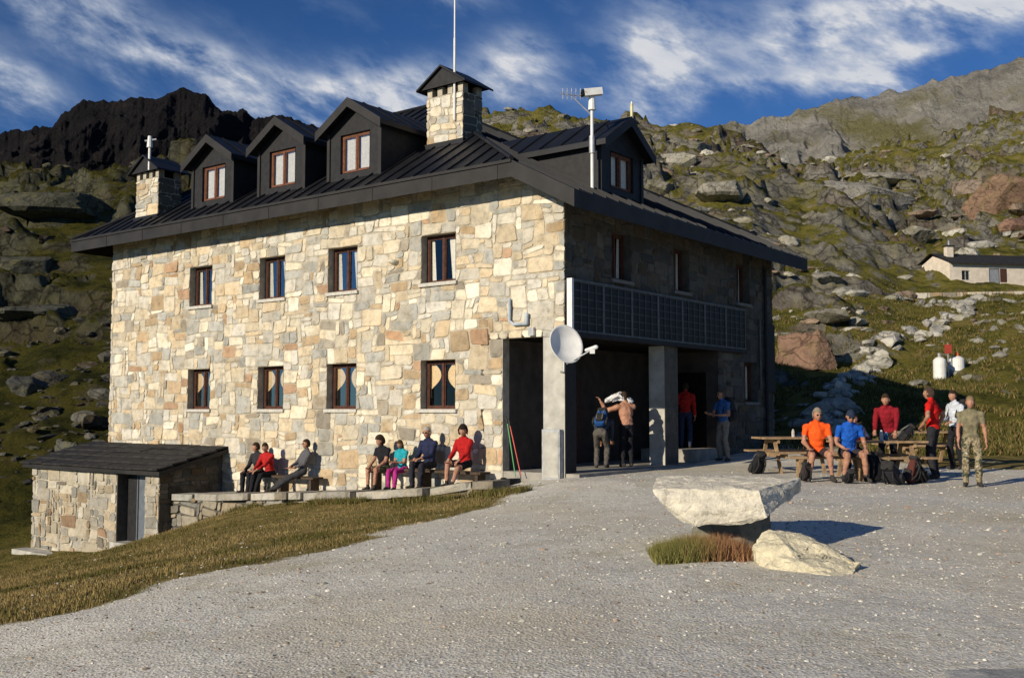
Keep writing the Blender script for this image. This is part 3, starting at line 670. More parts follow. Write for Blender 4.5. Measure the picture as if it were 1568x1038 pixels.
# dormers
def dormer(nm,G,zb,zt_,za,hw,win,blen):
    d=MB();D=M['darkmetal']
    P=lambda u,z,dd:G(u,-dd,z)
    panel(d,P,-hw,hw,zb,zt_,[win],D,rev=.15)
    d.add([P(-hw,zt_,0),P(hw,zt_,0),P(0,za,0)],[(0,1,2)],D)
    for s_ in(-1,1): d.add([G(s_*hw,0,zb),G(s_*hw,blen,zb),G(s_*hw,blen,zt_),G(s_*hw,0,zt_)],[(0,1,2,3)],D)
    sl=(za-zt_)/hw;ov=.2
    for s_ in(-1,1):
        pts=[(0,za+.02),(s_*(hw+ov),zt_-sl*ov+.02)]
        V=[]
        for bb in(-.28,blen+.6):
            for (x,z) in pts: V+= [G(x,bb,z),G(x,bb,z+.13)]
        d.add(V,[(0,1,3,2),(4,6,7,5),(0,4,5,1),(2,3,7,6),(0,2,6,4),(1,5,7,3)],M['roof'])
        d.add([G(pts[0][0],-.285,pts[0][1]-.10),G(pts[1][0],-.285,pts[1][1]-.10),G(pts[1][0],-.285,pts[1][1]+.14),G(pts[0][0],-.285,pts[0][1]+.14)],[(0,1,2,3)],M['fascia'])
        for q in range(1,6):
            bb=-.28+(blen+.8)*q/6;a0=G(0,bb,za+.16);a1=G(pts[1][0],bb,pts[1][1]+.16);d.tube(a0,a1,.018,.018,M['roof'],4)
    d.pbox(P,(-hw,zb,.001),(-hw+.1,zt_,.04),M['fascia']);d.pbox(P,(hw-.1,zb,.001),(hw,zt_,.04),M['fascia'])
    f2=MB();g2=MB();c2=MB();window(f2,g2,c2,P,*win,'dorm',dp=.06,sill=False,fw=.055)
    d.obj(nm,B);f2.obj(nm+'_window_frame',B);g2.obj(nm+'_glass',B);c2.obj(nm+'_curtain',B,smooth=True)
for tc in (6.45,9.25,12.25):
    dormer('dormer',(lambda tc:(lambda u,bb,z:Bp(tc+u,-bb,z)))(tc),5.7,7.12,7.72,.98,(-.55,.50,6.02,7.02),2.6)
dormer('dormer',lambda u,bb,z:Bp(.1+bb,-(2.55+u),z),4.9,6.1,6.72,.95,(-.5,.5,5.15,6.0),2.9)
fr.obj('window_frames',B);gl.obj('window_glass',B);cu.obj('curtains',B,smooth=True)
# chimneys
def chimney(t0,t1,w0,w1,zb,zt_,za,seed):
    c=MB()
    Pf=lambda u,z,d:Bp(u,w0+d,z);Pr=lambda u,z,d:Bp(t0-d,w0-u,z)
    c.pbox(PF,(t0,zb,w1),(t1,zt_-.22,w0),M['mortar'])
    masonry(c,Pf,t0-.02,t1+.02,zb,zt_-.24,[],seed=seed,cu=.12,cz=.1,tone=1.05)
    masonry(c,Pr,-.02,w0-w1+.02,zb,zt_-.24,[],seed=seed+1,cu=.12,cz=.1,tone=.22)  # side turned from the sun: shade painted in by the low tone
    nn=4
    for i in range(nn):
        a=t0+(t1-t0-.16)*i/(nn-1);c.pbox(PF,(a,zt_-.24,w0-.2),(a+.16,zt_,w0-.0),M['mortar'])
    for a in(t0,t1-.16): c.pbox(PF,(a,zt_-.24,w1),(a+.16,zt_,w1+.2),M['mortar'])
    c.pbox(PF,(t0+.1,zt_-.24,w1+.25),(t1-.1,zt_-.02,w0-.25),M['soffit'])
    tm=(t0+t1)/2;o_=.22
    for s_ in(-1,1):
        x=tm+s_*((t1-t0)/2+o_);V=[]
        for ww in(w0+.2,w1-.2):
            V+=[Bp(tm,ww,za-.05),Bp(tm,ww,za),Bp(x,ww,zt_-.06),Bp(x,ww,zt_-.01)]
        c.add(V,[(0,1,3,2),(4,6,7,5),(0,4,5,1),(2,3,7,6),(0,2,6,4),(1,5,7,3)],M['roof'])
    for ww in(w0+.12,w1-.12): c.add([Bp(tm,ww,za-.05),Bp(t0-o_+.04,ww,zt_-.02),Bp(t1+o_-.04,ww,zt_-.02)],[(0,1,2)],M['darkmetal'])
    c.pbox(PF,(t0-.06,zb,w1-.06),(t1+.06,zb+.32,w0+.06),M['roof'])
    return c.obj('chimney',B)
chimney(3.87,5.05,-1.2,-1.95,6.4,8.15,8.66,21)
chimney(14.95,16.1,.0,-.8,5.6,7.3,7.8,25)
ms=MB()
ms.tube(Bp(4.1,-1.15,7.2),Bp(4.1,-1.15,9.3),.03,.03,W_);ms.tube(Bp(4.1,-1.15,9.3),Bp(4.1,-1.15,10.35),.022,.02,W_);ms.obj('antenna_pole',B)
ms=MB();p0=Bp(15.3,.1,7.3)
ms.tube(p0,p0+[0,0,.95],.04,.04,W_);ms.tube(p0+[0,0,.7],p0+[0,0,1.05],.09,.06,W_);ms.tube(p0+[-.15,0,.9],p0+[.2,0,.95],.03,.03,M['steel']);ms.obj('roof_antenna',B)
ms=MB();p0=Bp(.15,-1.35,4.6)
ms.tube(p0,p0+[0,0,2.35],.04,.035,W_);ms.tube(p0+[0,0,1.2],p0+[0,0,1.6],.07,.07,M['steel'])
ms.tube(p0+[0,0,2.2],p0+[0,0,2.5],.09,.07,W_)
ms.box(p0+np.array([.02,-.05,2.60]),(.42,.16,.16),W_,rotz(.2)@roty(-.15));ms.box(p0+np.array([-.22,-.1,2.56]),(.05,.14,.14),M['panel'],rotz(.2))
ms.tube(p0+[-.03,0,2.1],p0+[-.45,.0,2.52],.015,.015,M['steel'],6)
for k in range(6):
    q=p0+np.array([-.66+.1*k,0,2.58]);ms.tube(q+[0,-.2,-.0],q+[0,.2,0],.006,.006,M['steel'],5);ms.tube(q+[0,0,-.13],q+[0,0,.13],.006,.006,M['steel'],5)
ms.tube(p0+[-.72,0,2.58],p0+[0,0,2.5],.011,.011,M['steel'],6)
ms.obj('camera_mast',B)
ms=MB();p0=Bp(.2,-3.2,6.1);ms.tube(p0,p0+[0,0,1.35],.025,.02,W_,8);ms.tube(p0+[.0,0,.9],p0+[0,0,1.3],.04,.035,mat('yellowed_plastic',(.6,.55,.3),.5),8);ms.obj('antenna_pole',B)
pp_=MB();pw=mat('blue_grey_pipe',(.36,.42,.48),.45);q=lambda u,z:PF(u,z,.08)
pp_.tube(q(1.42,2.45),q(1.42,1.95),.035,.035,pw);pp_.tube(q(1.42,1.95),q(1.30,1.87),.035,.035,pw,cap=True);pp_.tube(q(1.30,1.87),q(.95,1.87),.035,.035,pw,cap=True);pp_.tube(q(.95,1.87),q(.95,2.1),.045,.045,pw)
pp_.pbox(PF,(.75,1.6,.02),(.9,1.78,.1),M['steel']);pp_.obj('waste_pipe',B)
pl=MB();V0,F0=rockV(77,3,10,.03);pl.add(V0*np.array([.16,.16,.1])+PF(5.05,3.6,.02),F0.tolist(),M['stone'],(.7,.66,.55));pl.obj('protruding_stone',B)
def dish():
    e=empty('satellite_dish',tuple(Bp(-.2,.3,1.33)));d=MB()
    ax=np.array([.42,-.86,.30]);u,v,ax=basis(ax);c=Bp(-.2,.32,1.33);R=.405;n=36;rg=10
    V=[c];F=[]
    for j in range(1,rg+1):
        r=R*j/rg
        for k in range(n):
            a=2*PI*k/n;V.append(c+r*(math.cos(a)*u*.95+math.sin(a)*v*1.05)+ax*.13*(r/R)**2)
    for k in range(n): F.append((0,1+k,1+(k+1)%n))
    for j in range(rg-1):
        for k in range(n): F.append((1+j*n+k,1+(j+1)*n+k,1+(j+1)*n+(k+1)%n,1+j*n+(k+1)%n))
    o=build('reflector',np.array(V),F,[M['white']],smooth=True);m_=o.modifiers.new('s','SOLIDIFY');m_.thickness=.012;par(o,e)
    low=c-v*R*1.0;feed=c+np.array([.56,-.2,-.10])
    d.tube(low,feed,.015,.015,M['steel'],8)
    d.tube(feed+[-.1,.02,0],feed+[.1,-.02,.06],.035,.045,M['white'],10,cap=True);d.box(feed+np.array([.02,0,-.03]),(.1,.07,.09),M['white'])
    d.tube(c-ax*.02,Bp(.15,.03,1.15),.025,.025,M['steel'],8);d.tube(Bp(-.05,.1,1.6),Bp(-.05,.1,.8),.022,.022,M['steel'],8);d.tube(Bp(-.05,.1,.8),Bp(.1,.0,.8),.02,.02,M['steel'],8)
    d.obj('arm_and_feed',e)
dish()
# ------------------------------------------------------------------ terrace + retaining wall
T=empty('stone_terrace',Bp(5,1.7,-2.));tm=MB()
ts=np.arange(-.2,12.2,.35)
for a,b_ in zip(ts[:-1],ts[1:]):
    if a>.9: tm.add([Bp(a,0,tz(a)),Bp(b_,0,tz(b_)),Bp(b_,1.68,tz(b_)),Bp(a,1.68,tz(a))],[(0,1,2,3)],M['porchfloor'])
PT=lambda u,z,d:Bp(u,1.62+d,z)
tm.add([PT(1,-3,0),PT(11.56,-4,0),PT(11.56,tz(11.5)-.02,0),PT(5,tz(5)-.02,0),PT(2.5,tz(2.5)-.02,0),PT(1,tz(1)-.02,0)],[(0,1,2,3,4,5)],M['mortard'])
masonry(tm,PT,.9,11.56,-4.0,-1.4,[],mask=lambda u,z:z<tz(u)-.13,seed=31,d=.05,tone=.48,gap=.012)
u=.6;r=random.Random(4)
while u<11.4:
    L=r.uniform(.4,1.2);z=tz(u+L/2)
    sl_=(tz(u+L)-tz(u))/L;off=r.uniform(-.10,.12);col=tuple(SP[r.choice([1,3,1,6])]*r.uniform(.55,.85))
    rot=r.uniform(-.06,.06);hz=r.uniform(-.02,.03)
    Pq=lambda a,zz,d:Bp(a+rot*(d-1.5)*.5,d+rot*(a-u),zz+tz(u)+sl_*(a-u)+hz)
    b0=.04
    V=[Pq(a,zz,dd) for zz in(-.13,.03) for a,dd in((u+.015,1.1),(u+L-.015,1.1),(u+L-.015,1.8+off-b0),(u+L-.015-b0*2,1.82+off),(u+.015+b0*2,1.82+off+r.uniform(-.04,.04)),(u+.015,1.8+off-b0))]
    tm.add(V,[(0,1,2,3,4,5)[::-1],(6,7,8,9,10,11)]+[(k,(k+1)%6,6+(k+1)%6,6+k) for k in range(6)],M['stone'],col);u+=L
tm.obj('terrace_stones',T)
def bench(u0,u1):
    b_=MB();z=tz((u0+u1)/2)+.43
    b_.pbox(PF,(u0,z-.05,.14),(u1,z,.50),M['benchw'])
    for k in(u0+.15,(u0+u1)/2,u1-.15): b_.pbox(PF,(k-.04,z-.62,.18),(k+.04,z-.05,.46),M['benchw'])
    b_.obj('wall_bench')
bench(7.3,9.9);bench(1.9,5.4)
# shed
S_=empty('stone_shed',Bp(15,1,-2.5));sh=MB()
PS=lambda u,z,d:Bp(u,2.+d,z)
opsS=[(12.2,13.55,-3.62,-1.74,1)]
panel(sh,PS,11.56,18.,-5.,-1.62,opsS,M['mortar']);masonry(sh,PS,11.54,18.03,-4.8,-1.64,opsS,seed=41,d=.03,tone=.66)
PSr=lambda u,z,d:Bp(11.56-d,2.-u,z)
sh.add([PSr(0,-5,0),PSr(2,-5,0),PSr(2,-1.05,0),PSr(0,-1.6,0)],[(0,1,2,3)],M['mortard'])
masonry(sh,PSr,-.03,2.,-4,-1.1,[],mask=lambda u,z:z<-1.68+.27*u,seed=43,tone=.2)  # shed side wall: stone colour lowered to paint its shade
PSl=lambda u,z,d:Bp(18.+d,2.-u,z);sh.add([PSl(0,-6,0),PSl(2,-6,0),PSl(2,-1.05,0),PSl(0,-1.6,0)],[(0,1,2,3)],M['mortar'])
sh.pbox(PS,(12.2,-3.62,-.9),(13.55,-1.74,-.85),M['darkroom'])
for x in(12.2,13.55): sh.pbox(PS,(x-.02,-3.62,-.85),(x+.02,-1.74,-.01),M['mortard'])
sh.pbox(PS,(12.24,-3.62,-.35),(13.05,-1.76,-.30),M['doorgrey']);sh.pbox(PS,(13.05,-3.62,-.36),(13.5,-1.76,-.31),M['darkmetal'])
for x in(12.3,12.95): sh.pbox(PS,(x,-3.55,-.30),(x+.04,-1.82,-.285),M['darkmetal'])
sh.pbox(PS,(12.1,-4.2,-.4),(13.65,-3.60,.12),K);sh.pbox(PS,(12.1,-1.76,-.3),(13.7,-1.63,.045),M['darkmetal'])
sh.pbox(PS,(16.2,-5.,.02),(18.2,-4.12,.5),K)
r=random.Random(8)
zz_=lambda w:-1.60+(2.25-w)*.245
for j in range(5):
    w1=2.27-.455*j;w0=w1-.52;u=11.3
    while u<18.25:
        L=min(r.uniform(.5,.95),18.3-u);h=r.uniform(0,.02)+.006*j;V=[]
        for a in(u+.004,u+L-.004):
            for w_,ex in((w0,0),(w1,.045)):
                for dz in(-.045,0): V.append(Bp(a,w_,zz_(w_)+dz+ex+h))
        sh.add(V,[(0,1,3,2),(4,6,7,5),(0,4,5,1),(2,3,7,6),(0,2,6,4),(1,5,7,3)],M['slate']);u+=L
V=[Bp(a,w_,zz_(w_)+dz) for a in(11.3,18.3) for w_ in(0.,2.2) for dz in(-.14,-.03)]
sh.add(V,[(0,1,3,2),(4,6,7,5),(0,4,5,1),(2,3,7,6),(0,2,6,4),(1,5,7,3)],M['fascia'])
sh.obj('shed_body',S_)
# ------------------------------------------------------------------ distant cabin
Cc=empty('stone_cabin',(41,88,10.2));cb=MB()
Pc=lambda u,z,d:np.array([37.5+u*.985+d*.17,88.+u*.17-d*.985,10.15+z])
opc=[(1.1,1.9,.95,1.75),(3.7,4.7,.0,2.0,1),(4.75,5.4,.8,2.,1)]
M['plaster']=mat('pale_plaster',(.62,.55,.46),.9,ns=2,na=.15)
panel(cb,Pc,0,9.5,-1.5,2.45,opc,M['plaster'])
cb.pbox(Pc,(3.7,0,-.15),(4.7,2.,-.1),M['steel']);cb.pbox(Pc,(4.75,.8,-.15),(5.4,2.,-.1),M['doorwood']);cb.pbox(Pc,(1.1,.95,-.2),(1.9,1.75,-.15),M['panel'])
for a in(1.1,1.48,1.82): cb.pbox(Pc,(a,.95,-.14),(a+.08,1.75,-.08),M['steel'])
cb.add([Pc(0,-2,0),Pc(0,-2,-5),Pc(0,2.45,-5),Pc(0,3.3,-2.5),Pc(0,2.45,0)],[(0,1,2,3,4)],M['plaster'])
cb.add([Pc(-.3,2.42,.4),Pc(9.8,2.42,.4),Pc(9.8,3.55,-2.5),Pc(-.3,3.55,-2.5),Pc(-.3,2.28,.4),Pc(9.8,2.28,.4)],[(0,1,2,3),(4,5,1,0)],M['slate'])
cb.add([Pc(-.3,2.42,-5.4),Pc(9.8,2.42,-5.4),Pc(9.8,3.55,-2.5),Pc(-.3,3.55,-2.5)],[(0,1,2,3)],M['slate'])
cb.pbox(Pc,(.7,2.8,-1.9),(1.3,4.1,-1.4),M['plaster']);cb.pbox(Pc,(.6,4.05,-2.0),(1.4,4.15,-1.3),M['slate']);cb.tube(Pc(1,4.1,-1.6),Pc(1,4.6,-1.6),.08,.08,M['steel'])
cb.obj('cabin_body',Cc)
rw=MB();Pw=lambda u,z,d:np.array([28.+u,80.-d+.12*u,8.0+z+.03*u])
rw.add([Pw(0,-1.5,0),Pw(24,-1.5,0),Pw(24,.9,0),Pw(0,.9,0)],[(0,1,2,3)],M['mortard']);rw.add([Pw(0,.9,0),Pw(24,.9,0),Pw(24,1.,-4),Pw(0,1.,-4)],[(0,1,2,3)],K)
masonry(rw,Pw,0,24,-1.,1.,[],seed=55,cu=.3,cz=.25,d=.12,tone=.95,gap=.02);rw.obj('dry_stone_wall')
def tank(x,y,r,h,top):
    z=gz(x,y);t_=MB();t_.tube((x,y,z-.1),(x,y,z+h),r,r,M['white'],20);t_.tube((x,y,z+h),(x,y,z+h+.12),r,r*.5,M['white'],20);t_.tube((x,y,z+h+.12),(x,y,z+h+.3),r*.3,r*.3,top,12);t_.obj('water_tank')
tank(18.45,44.6,.27,.85,M['steel']);tank(19.5,45.3,.32,.42,mat('orange_plastic',(.6,.15,.04),.5))
sp=MB();x,y=18.95,44.9;z=gz(x,y);sp.tube((x,y,z),(x,y,z+1.5),.03,.03,M['steel']);sp.box((x,y-.03,z+1.25),(.3,.03,.4),mat('red_sign_paint',(.35,.05,.03),.5));sp.obj('marker_sign')
# ------------------------------------------------------------------ picnic tables
def ptable(x,y,yaw,L=1.9):
    z=gz(x,y);R=rotz(yaw);t_=MB();c=np.array([x,y,z]);W=M['planks']
    def bx(p,s,Rr=np.eye(3)): t_.box(c+R@np.array(p),s,W,R@Rr)
    for k in range(5): bx((0,-.30+.15*k,.75),(L,.14,.04))
    for s in(-1,1):
        for k in(0,1): bx((0,s*(.62+.15*k),.45),(L,.14,.04))
        for e in(-1,1): bx((e*(L/2-.3),s*.38,.36),(.07,.05,.84),rotx(s*.42))
    for e in(-1,1):
        bx((e*(L/2-.3)+.05,0,.68),(.05,.66,.08));bx((e*(L/2-.3)+.05,0,.38),(.05,1.5,.09))
    t_.obj('picnic_table')
ptable(6.2,23.0,.15,1.6);ptable(7.35,20.95,.05,1.8);ptable(9.9,24.9,.1,1.9)
# ------------------------------------------------------------------ backpacks
CL={}
def cloth(c,rough=.9):
    k=tuple(round(q,3) for q in c)
    if k not in CL: CL[k]=mat('cloth_%d'%len(CL),c,rough,ns=14,na=.25,bs=.3,bscale=22,spec=.15)
    return CL[k]
def backpack_mesh(mb,c,R,s,col,col2=(.03,.03,.03)):
    c=np.array(c,float);m1=cloth(col);m2=cloth(col2)
    def rb(p,sz,m,ex=.42,taper=0.):
        V0,F0=ico(3);W=np.sign(V0)*np.abs(V0)**ex;W=W/np.abs(W).max(0)
        W=W*(1+.14*(fbm(V0[:,0]*2+c[0]*3,V0[:,2]*2+V0[:,1]*2,3,c[1])-.5)[:,None])
        W[:,0]*=1-taper*(W[:,2]>0)*W[:,2];W[:,1]*=1-taper*(W[:,2]>0)*W[:,2]
        mb.add(c+(R@((W*np.array(sz)/2+np.array(p))*s).T).T,F0.tolist(),m)
    rb((0,0,.27),(.28,.18,.54),m1,taper=.18);rb((0,.11,.17),(.21,.09,.27),m2);rb((0,.01,.55),(.25,.20,.10),m2,.5)
    rb((-.16,.01,.15),(.06,.12,.22),m2);rb((.16,.01,.15),(.06,.12,.22),m2)
    gr=cloth((.22,.22,.21))
    for sx in(-.07,.07): mb.tube(c+R@np.array((sx,.10,.52))*s,c+R@np.array((sx,.165,.30))*s,.008*s,.008*s,gr,5);mb.tube(c+R@np.array((sx,.165,.30))*s,c+R@np.array((sx,.15,.06))*s,.008*s,.008*s,gr,5)
    for sx in(-.09,.09):
        for a,b_ in(((sx,-.08,.48),(sx,-.17,.36)),((sx,-.17,.36),(sx*1.2,-.15,.16)),((sx*1.2,-.15,.16),(sx*1.2,-.08,.06))):
            mb.tube(c+R@np.array(a)*s,c+R@np.array(b_)*s,.02*s,.02*s,m2,6,cap=True)
    mb.tube(c+R@np.array((-.03,-.09,.57))*s,c+R@np.array((.03,-.09,.62))*s,.012,.012,m2,5,cap=True)
def gpack(x,y,yaw,s,col,col2=(.03,.03,.03),lie=0.15,side=0.):
    mb=MB();backpack_mesh(mb,(x,y,gz(x,y)+.02),rotz(yaw)@roty(side)@rotx(lie),s,col,col2);mb.obj('backpack',smooth=True)
# ------------------------------------------------------------------ people
SK=(.38,.19,.12)
def ik(a,b_,l1,l2,hint):
    d=b_-a;D=np.linalg.norm(d);dr=d/D;L=min(D,l1+l2-.004)
    x=(l1*l1-l2*l2+L*L)/(2*L);h=math.sqrt(max(l1*l1-x*x,0));hint=np.array(hint,float);pp=hint-dr*(hint@dr);pp/=np.linalg.norm(pp)+1e-9
    return a+dr*x+pp*h,a+dr*L
def person(name,pos,face,h=1.75,pel=(0,0,.94),lean=.04,side=0.,feet=((-.11,0,.0),(.11,.06,.0)),hands=((-.25,.05,.80),(.25,.05,.80)),look=(0,0),
           top=(.3,.05,.04),sleeve='long',bot=(.03,.03,.04),shorts=False,shoe=(.05,.045,.04),hair=(.04,.025,.015),hat=None,style='short',pack=None,bare=False,ehint=(0,-1,-.3),fem=False,glasses=False,toe=0.):
    k=h/1.75;yaw=math.atan2(-face[0],face[1]);Rw=rotz(yaw);pos=np.array(pos,float)
    Wd=lambda p:pos+Rw@(np.array(p,float)*k)
    E=empty(name,tuple(pos))
    pel=np.array(pel,float);Rt_=roty(side)@rotx(-lean)
    X,Yv,Uv=Rt_@np.array([1,0,0]),Rt_@np.array([0,1,0]),Rt_@np.array([0,0,1])
    sw=.175 if fem else .19
    neck=pel+Uv*.50;nt_=neck+Uv*.07+Yv*.015;shL=neck-X*sw-Uv*.05;shR=neck+X*sw-Uv*.05
    prim=[];bones=[]
    def cap(a,r0,b_,r1): prim.append(capsule(np.array(a),r0,np.array(b_),r1,12))
    def ell(c,rx,ry,rz):
        V0,F0=ico(3);prim.append((list(c+V0@np.array([X*rx,Yv*ry,Uv*rz])),F0.tolist()))
    ell(pel+Uv*.02,.165,.12,.13);ell(pel+Uv*.16,.145,.11,.14);ell(pel+Uv*.30,.17,.125,.17);ell(pel+Uv*.41,.165,.105,.10)
    cap(shL,.068,shR,.068);cap(neck-Uv*.03,.062,nt_+Uv*.03,.052);cap(neck-X*.08,.06,neck+X*.08,.06)
    bones.append((pel-Uv*.05,neck-Uv*.02,.13,'torso'));bones.append((neck-X*.1-Uv*.04,shR-X*.08,.10,'chest'));bones.append((neck+Uv*.05,nt_+Uv*.1,.04,'neck'))
    hn=[]
    for sgn,sh_,hd in((-1,shL,hands[0]),(1,shR,hands[1])):
        tgt=np.array(hd,float);hi=np.array([sgn*.5+ehint[0]*sgn,ehint[1],ehint[2]])
        el,wr_=ik(sh_,tgt,.285,.25,hi)
        ex=.012 if sleeve=='long' else 0
        cap(sh_,.058+ex,el,.041+ex);cap(el,.041+ex,wr_,.028+ex*.8)
        bones.append((sh_,el,.05,'ua'));bones.append((el,wr_,.035,'fa'));hn.append((sgn,el,wr_))
    for sgn,ft in((-1,feet[0]),(1,feet[1])):
        hip=pel+X*sgn*.09-Uv*.02;an=np.array(ft,float)+[0,-.05,.085]
        kn,an=ik(hip,an,.43,.42,(sgn*.12,1,.15));lo=.018 if not shorts else 0
        cap(hip,.088,kn,.058+lo*.5);cap(kn,.058+lo*.5,kn+(an-kn)*.35,.056+lo);cap(kn+(an-kn)*.35,.056+lo,an,.036+lo)
        if shorts: cap(hip,.095,hip+(kn-hip)*.78,.080)
        fd=np.array([sgn*.22,1,toe]);fd/=np.linalg.norm(fd)
        cap(an-[0,0,.03]-fd*.03,.042,an+fd*.13-[0,0,.045],.036);cap(an,.044,an-[0,0,.03],.044)
        bones.append((hip,kn,.08,'th'));bones.append((kn,an+[0,0,.02],.05,'sn'));bones.append((an-[0,0,.05]-fd*.03,an+fd*.17-[0,0,.05],.045,'ft'))
    V=[];F=[];o=0
    for pv,pf in prim:
        V+=[tuple(v) for v in pv];F+=[[q+o for q in f] for f in pf];o=len(V)
    me=bpy.data.meshes.new('tmp');me.from_pydata([tuple(map(float,v)) for v in V],[],F);ob=bpy.data.objects.new('tmp',me);sc.collection.objects.link(ob)
    md_=ob.modifiers.new('r','REMESH');md_.mode='VOXEL';md_.voxel_size=.016
    sm=ob.modifiers.new('s','SMOOTH');sm.factor=.5;sm.iterations=3
    dg=bpy.context.evaluated_depsgraph_get();me2=bpy.data.meshes.new_from_object(ob.evaluated_get(dg));bpy.data.objects.remove(ob)
    n=len(me2.vertices);co_=np.zeros(n*3);me2.vertices.foreach_get('co',co_);co_=co_.reshape(-1,3)
    npl=len(me2.polygons);ce=np.zeros(npl*3);me2.polygons.foreach_get('center',ce);ce=ce.reshape(-1,3)
    fold=(fbm(co_[:,0]*20+co_[:,1]*9,co_[:,2]*15+co_[:,1]*11,3,pos[0])-.5)*.030
    nn=np.zeros(n*3);me2.vertices.foreach_get('normal',nn);co_=co_+nn.reshape(-1,3)*fold[:,None]
    W=(Rw@(co_*k).T).T+pos;me2.vertices.foreach_set('co',W.astype(np.float32).ravel())
    best=np.full(npl,9.);lab=np.zeros(npl,int);tp=np.zeros(npl)
    for i,(a,b_,r,l) in enumerate(bones):
        d=b_-a;t_=np.clip(((ce-a)@d)/(d@d),0,1);dist=np.linalg.norm(ce-(a+t_[:,None]*d),axis=1)-r
        u_=dist<best;best=np.where(u_,dist,best);lab=np.where(u_,i,lab);tp=np.where(u_,t_,tp)
    mats=[cloth(top),cloth(bot),M.setdefault('skin',mat('skin',SK,.6,ns=8,na=.12)),cloth(shoe)]
    names=[b_[3] for b_ in bones];mi=np.zeros(npl,int)
    for i,l in enumerate(names):
        q=lab==i
        if l=='torso': v=np.where(tp<.12,1,2 if bare else 0)
        elif l=='chest': v=np.full(npl,2 if bare else 0)
        elif l=='neck': v=np.full(npl,2)
        elif l=='ua': v=np.where((tp>.6)&(sleeve=='short'),2,0) if not bare else np.full(npl,2)
        elif l=='fa': v=np.where((tp>.93)|(sleeve!='long'),2,0) if not bare else np.full(npl,2)
        elif l=='th': v=np.where((tp>.82)&shorts,2,1)
        elif l=='sn': v=np.where(tp>.9,3,np.where(shorts,2,1)) if shorts else np.full(npl,1)
        else: v=np.full(npl,3)
        mi=np.where(q,v,mi)
    me2.materials.clear()
    for x_ in mats: me2.materials.append(x_)
    me2.polygons.foreach_set('material_index',mi.astype(np.int32));me2.polygons.foreach_set('use_smooth',np.ones(npl,bool));me2.update()
    bo=bpy.data.objects.new('body',me2);sc.collection.objects.link(bo);par(bo,E)
    hm=MB();skn=M['skin']
    for sgn,el,wr_ in hn:
        d=(wr_-el);d/=np.linalg.norm(d);sx=np.cross(d,[0,0,1.]) if abs(d[2])<.9 else np.array([0,1.,0]);sx/=np.linalg.norm(sx);nrm=np.cross(sx,d)
        pc=wr_+d*.045;V0,F0=ico(2);hm.add([Wd(p) for p in pc+V0@np.array([sx*.040,nrm*.018,d*.052])],F0.tolist(),skn)
        for q,(off,ln) in enumerate(((-.028,.055),(-.010,.066),(.009,.070),(.027,.062))):
            a=pc+sx*off+d*.035;b1=a+d*ln*.55+nrm*.008*sgn;c1=b1+d*ln*.4+nrm*.028*sgn
            hm.tube(Wd(a),Wd(b1),.0092*k,.0085*k,skn,6,cap=True);hm.tube(Wd(b1),Wd(c1),.0085*k,.007*k,skn,6,cap=True)
        a=pc+sx*.03-d*.02;b1=a+sx*.025+d*.035;c1=b1+d*.03+nrm*.01;hm.tube(Wd(a),Wd(b1),.011*k,.0095*k,skn,6,cap=True);hm.tube(Wd(b1),Wd(c1),.0095*k,.008*k,skn,6,cap=True)
    hm.obj('hands',E,smooth=True)
    Rh=Rt_@rotx(lean*.7)@rotz(look[0])@rotx(-look[1]);hc=nt_+Rh@np.array([0,.025,.115])
    H=lambda p:Wd(hc+Rh@np.array(p,float))
    V0,F0=ico(4);P_=V0*np.array([.076,.094,.118])
    z_=V0[:,2];y_=V0[:,1];x_=V0[:,0]
    P_[:,0]*=1-.28*np.clip(-z_-.1,0,1);P_[:,1]*=1-.12*np.clip(-z_,0,1)*(y_<0)
    g=lambda cx,cz,sx_,sz_:np.exp(-((x_-cx)/sx_)**2-((z_-cz)/sz_)**2)*(y_>0)
    P_[:,1]+=.024*g(0,-.14,.10,.20)-.010*g(-.38,.05,.2,.14)-.010*g(.38,.05,.2,.14)+.006*g(0,.22,.5,.12)+.006*g(0,-.47,.25,.07)+.010*g(0,-.82,.35,.2)
    hd=MB();hd.add([H(p) for p in P_],F0.tolist(),skn)
    for s_ in(-1,1):
        hd.add([H(np.array([s_*.078,-.005,-.005])+v*np.array([.010,.02,.032])) for v in ico(2)[0]],ico(2)[1].tolist(),skn)
        hd.add([H(np.array([s_*.030,.079,.006])+v*np.array([.013,.009,.008])) for v in ico(2)[0]],ico(2)[1].tolist(),M['white'])
        hd.add([H(np.array([s_*.030,.0865,.006])+v*np.array([.006,.004,.006])) for v in ico(1)[0]],ico(1)[1].tolist(),M['panel'])
        hd.add([H(np.array([s_*.030,.086,.024])+v*np.array([.016,.006,.003])) for v in ico(1)[0]],ico(1)[1].tolist(),cloth(hair))
    hd.add([H(np.array([0,.089,-.056])+v*np.array([.022,.007,.0045])) for v in ico(2)[0]],ico(2)[1].tolist(),M.setdefault('lip',mat('lips',(.3,.1,.08),.5)))
    if glasses:
        for s_ in(-1,1): hd.add([H(np.array([s_*.031,.094,.006])+v*np.array([.026,.006,.016])) for v in ico(2)[0]],ico(2)[1].tolist(),M['panel'])
    hd.obj('head',E,smooth=True)
    hr=MB();hcol=cloth(hair)
    V0,F0=ico(4);keep=(V0[:,2]>.30-.9*(V0[:,1]<.25)-.0)|((V0[:,1]<.1)&(V0[:,2]>-.55))
    fk=[f for f in F0.tolist() if all(keep[i] for i in f)]
    rr=1.10+.05*fbm(V0[:,0]*5+pos[0],V0[:,1]*5+V0[:,2]*4,3,2.)
    if style=='fro': rr=rr+.35*(.5+.5*fbm(V0[:,0]*7,V0[:,2]*7+V0[:,1],3,2.))
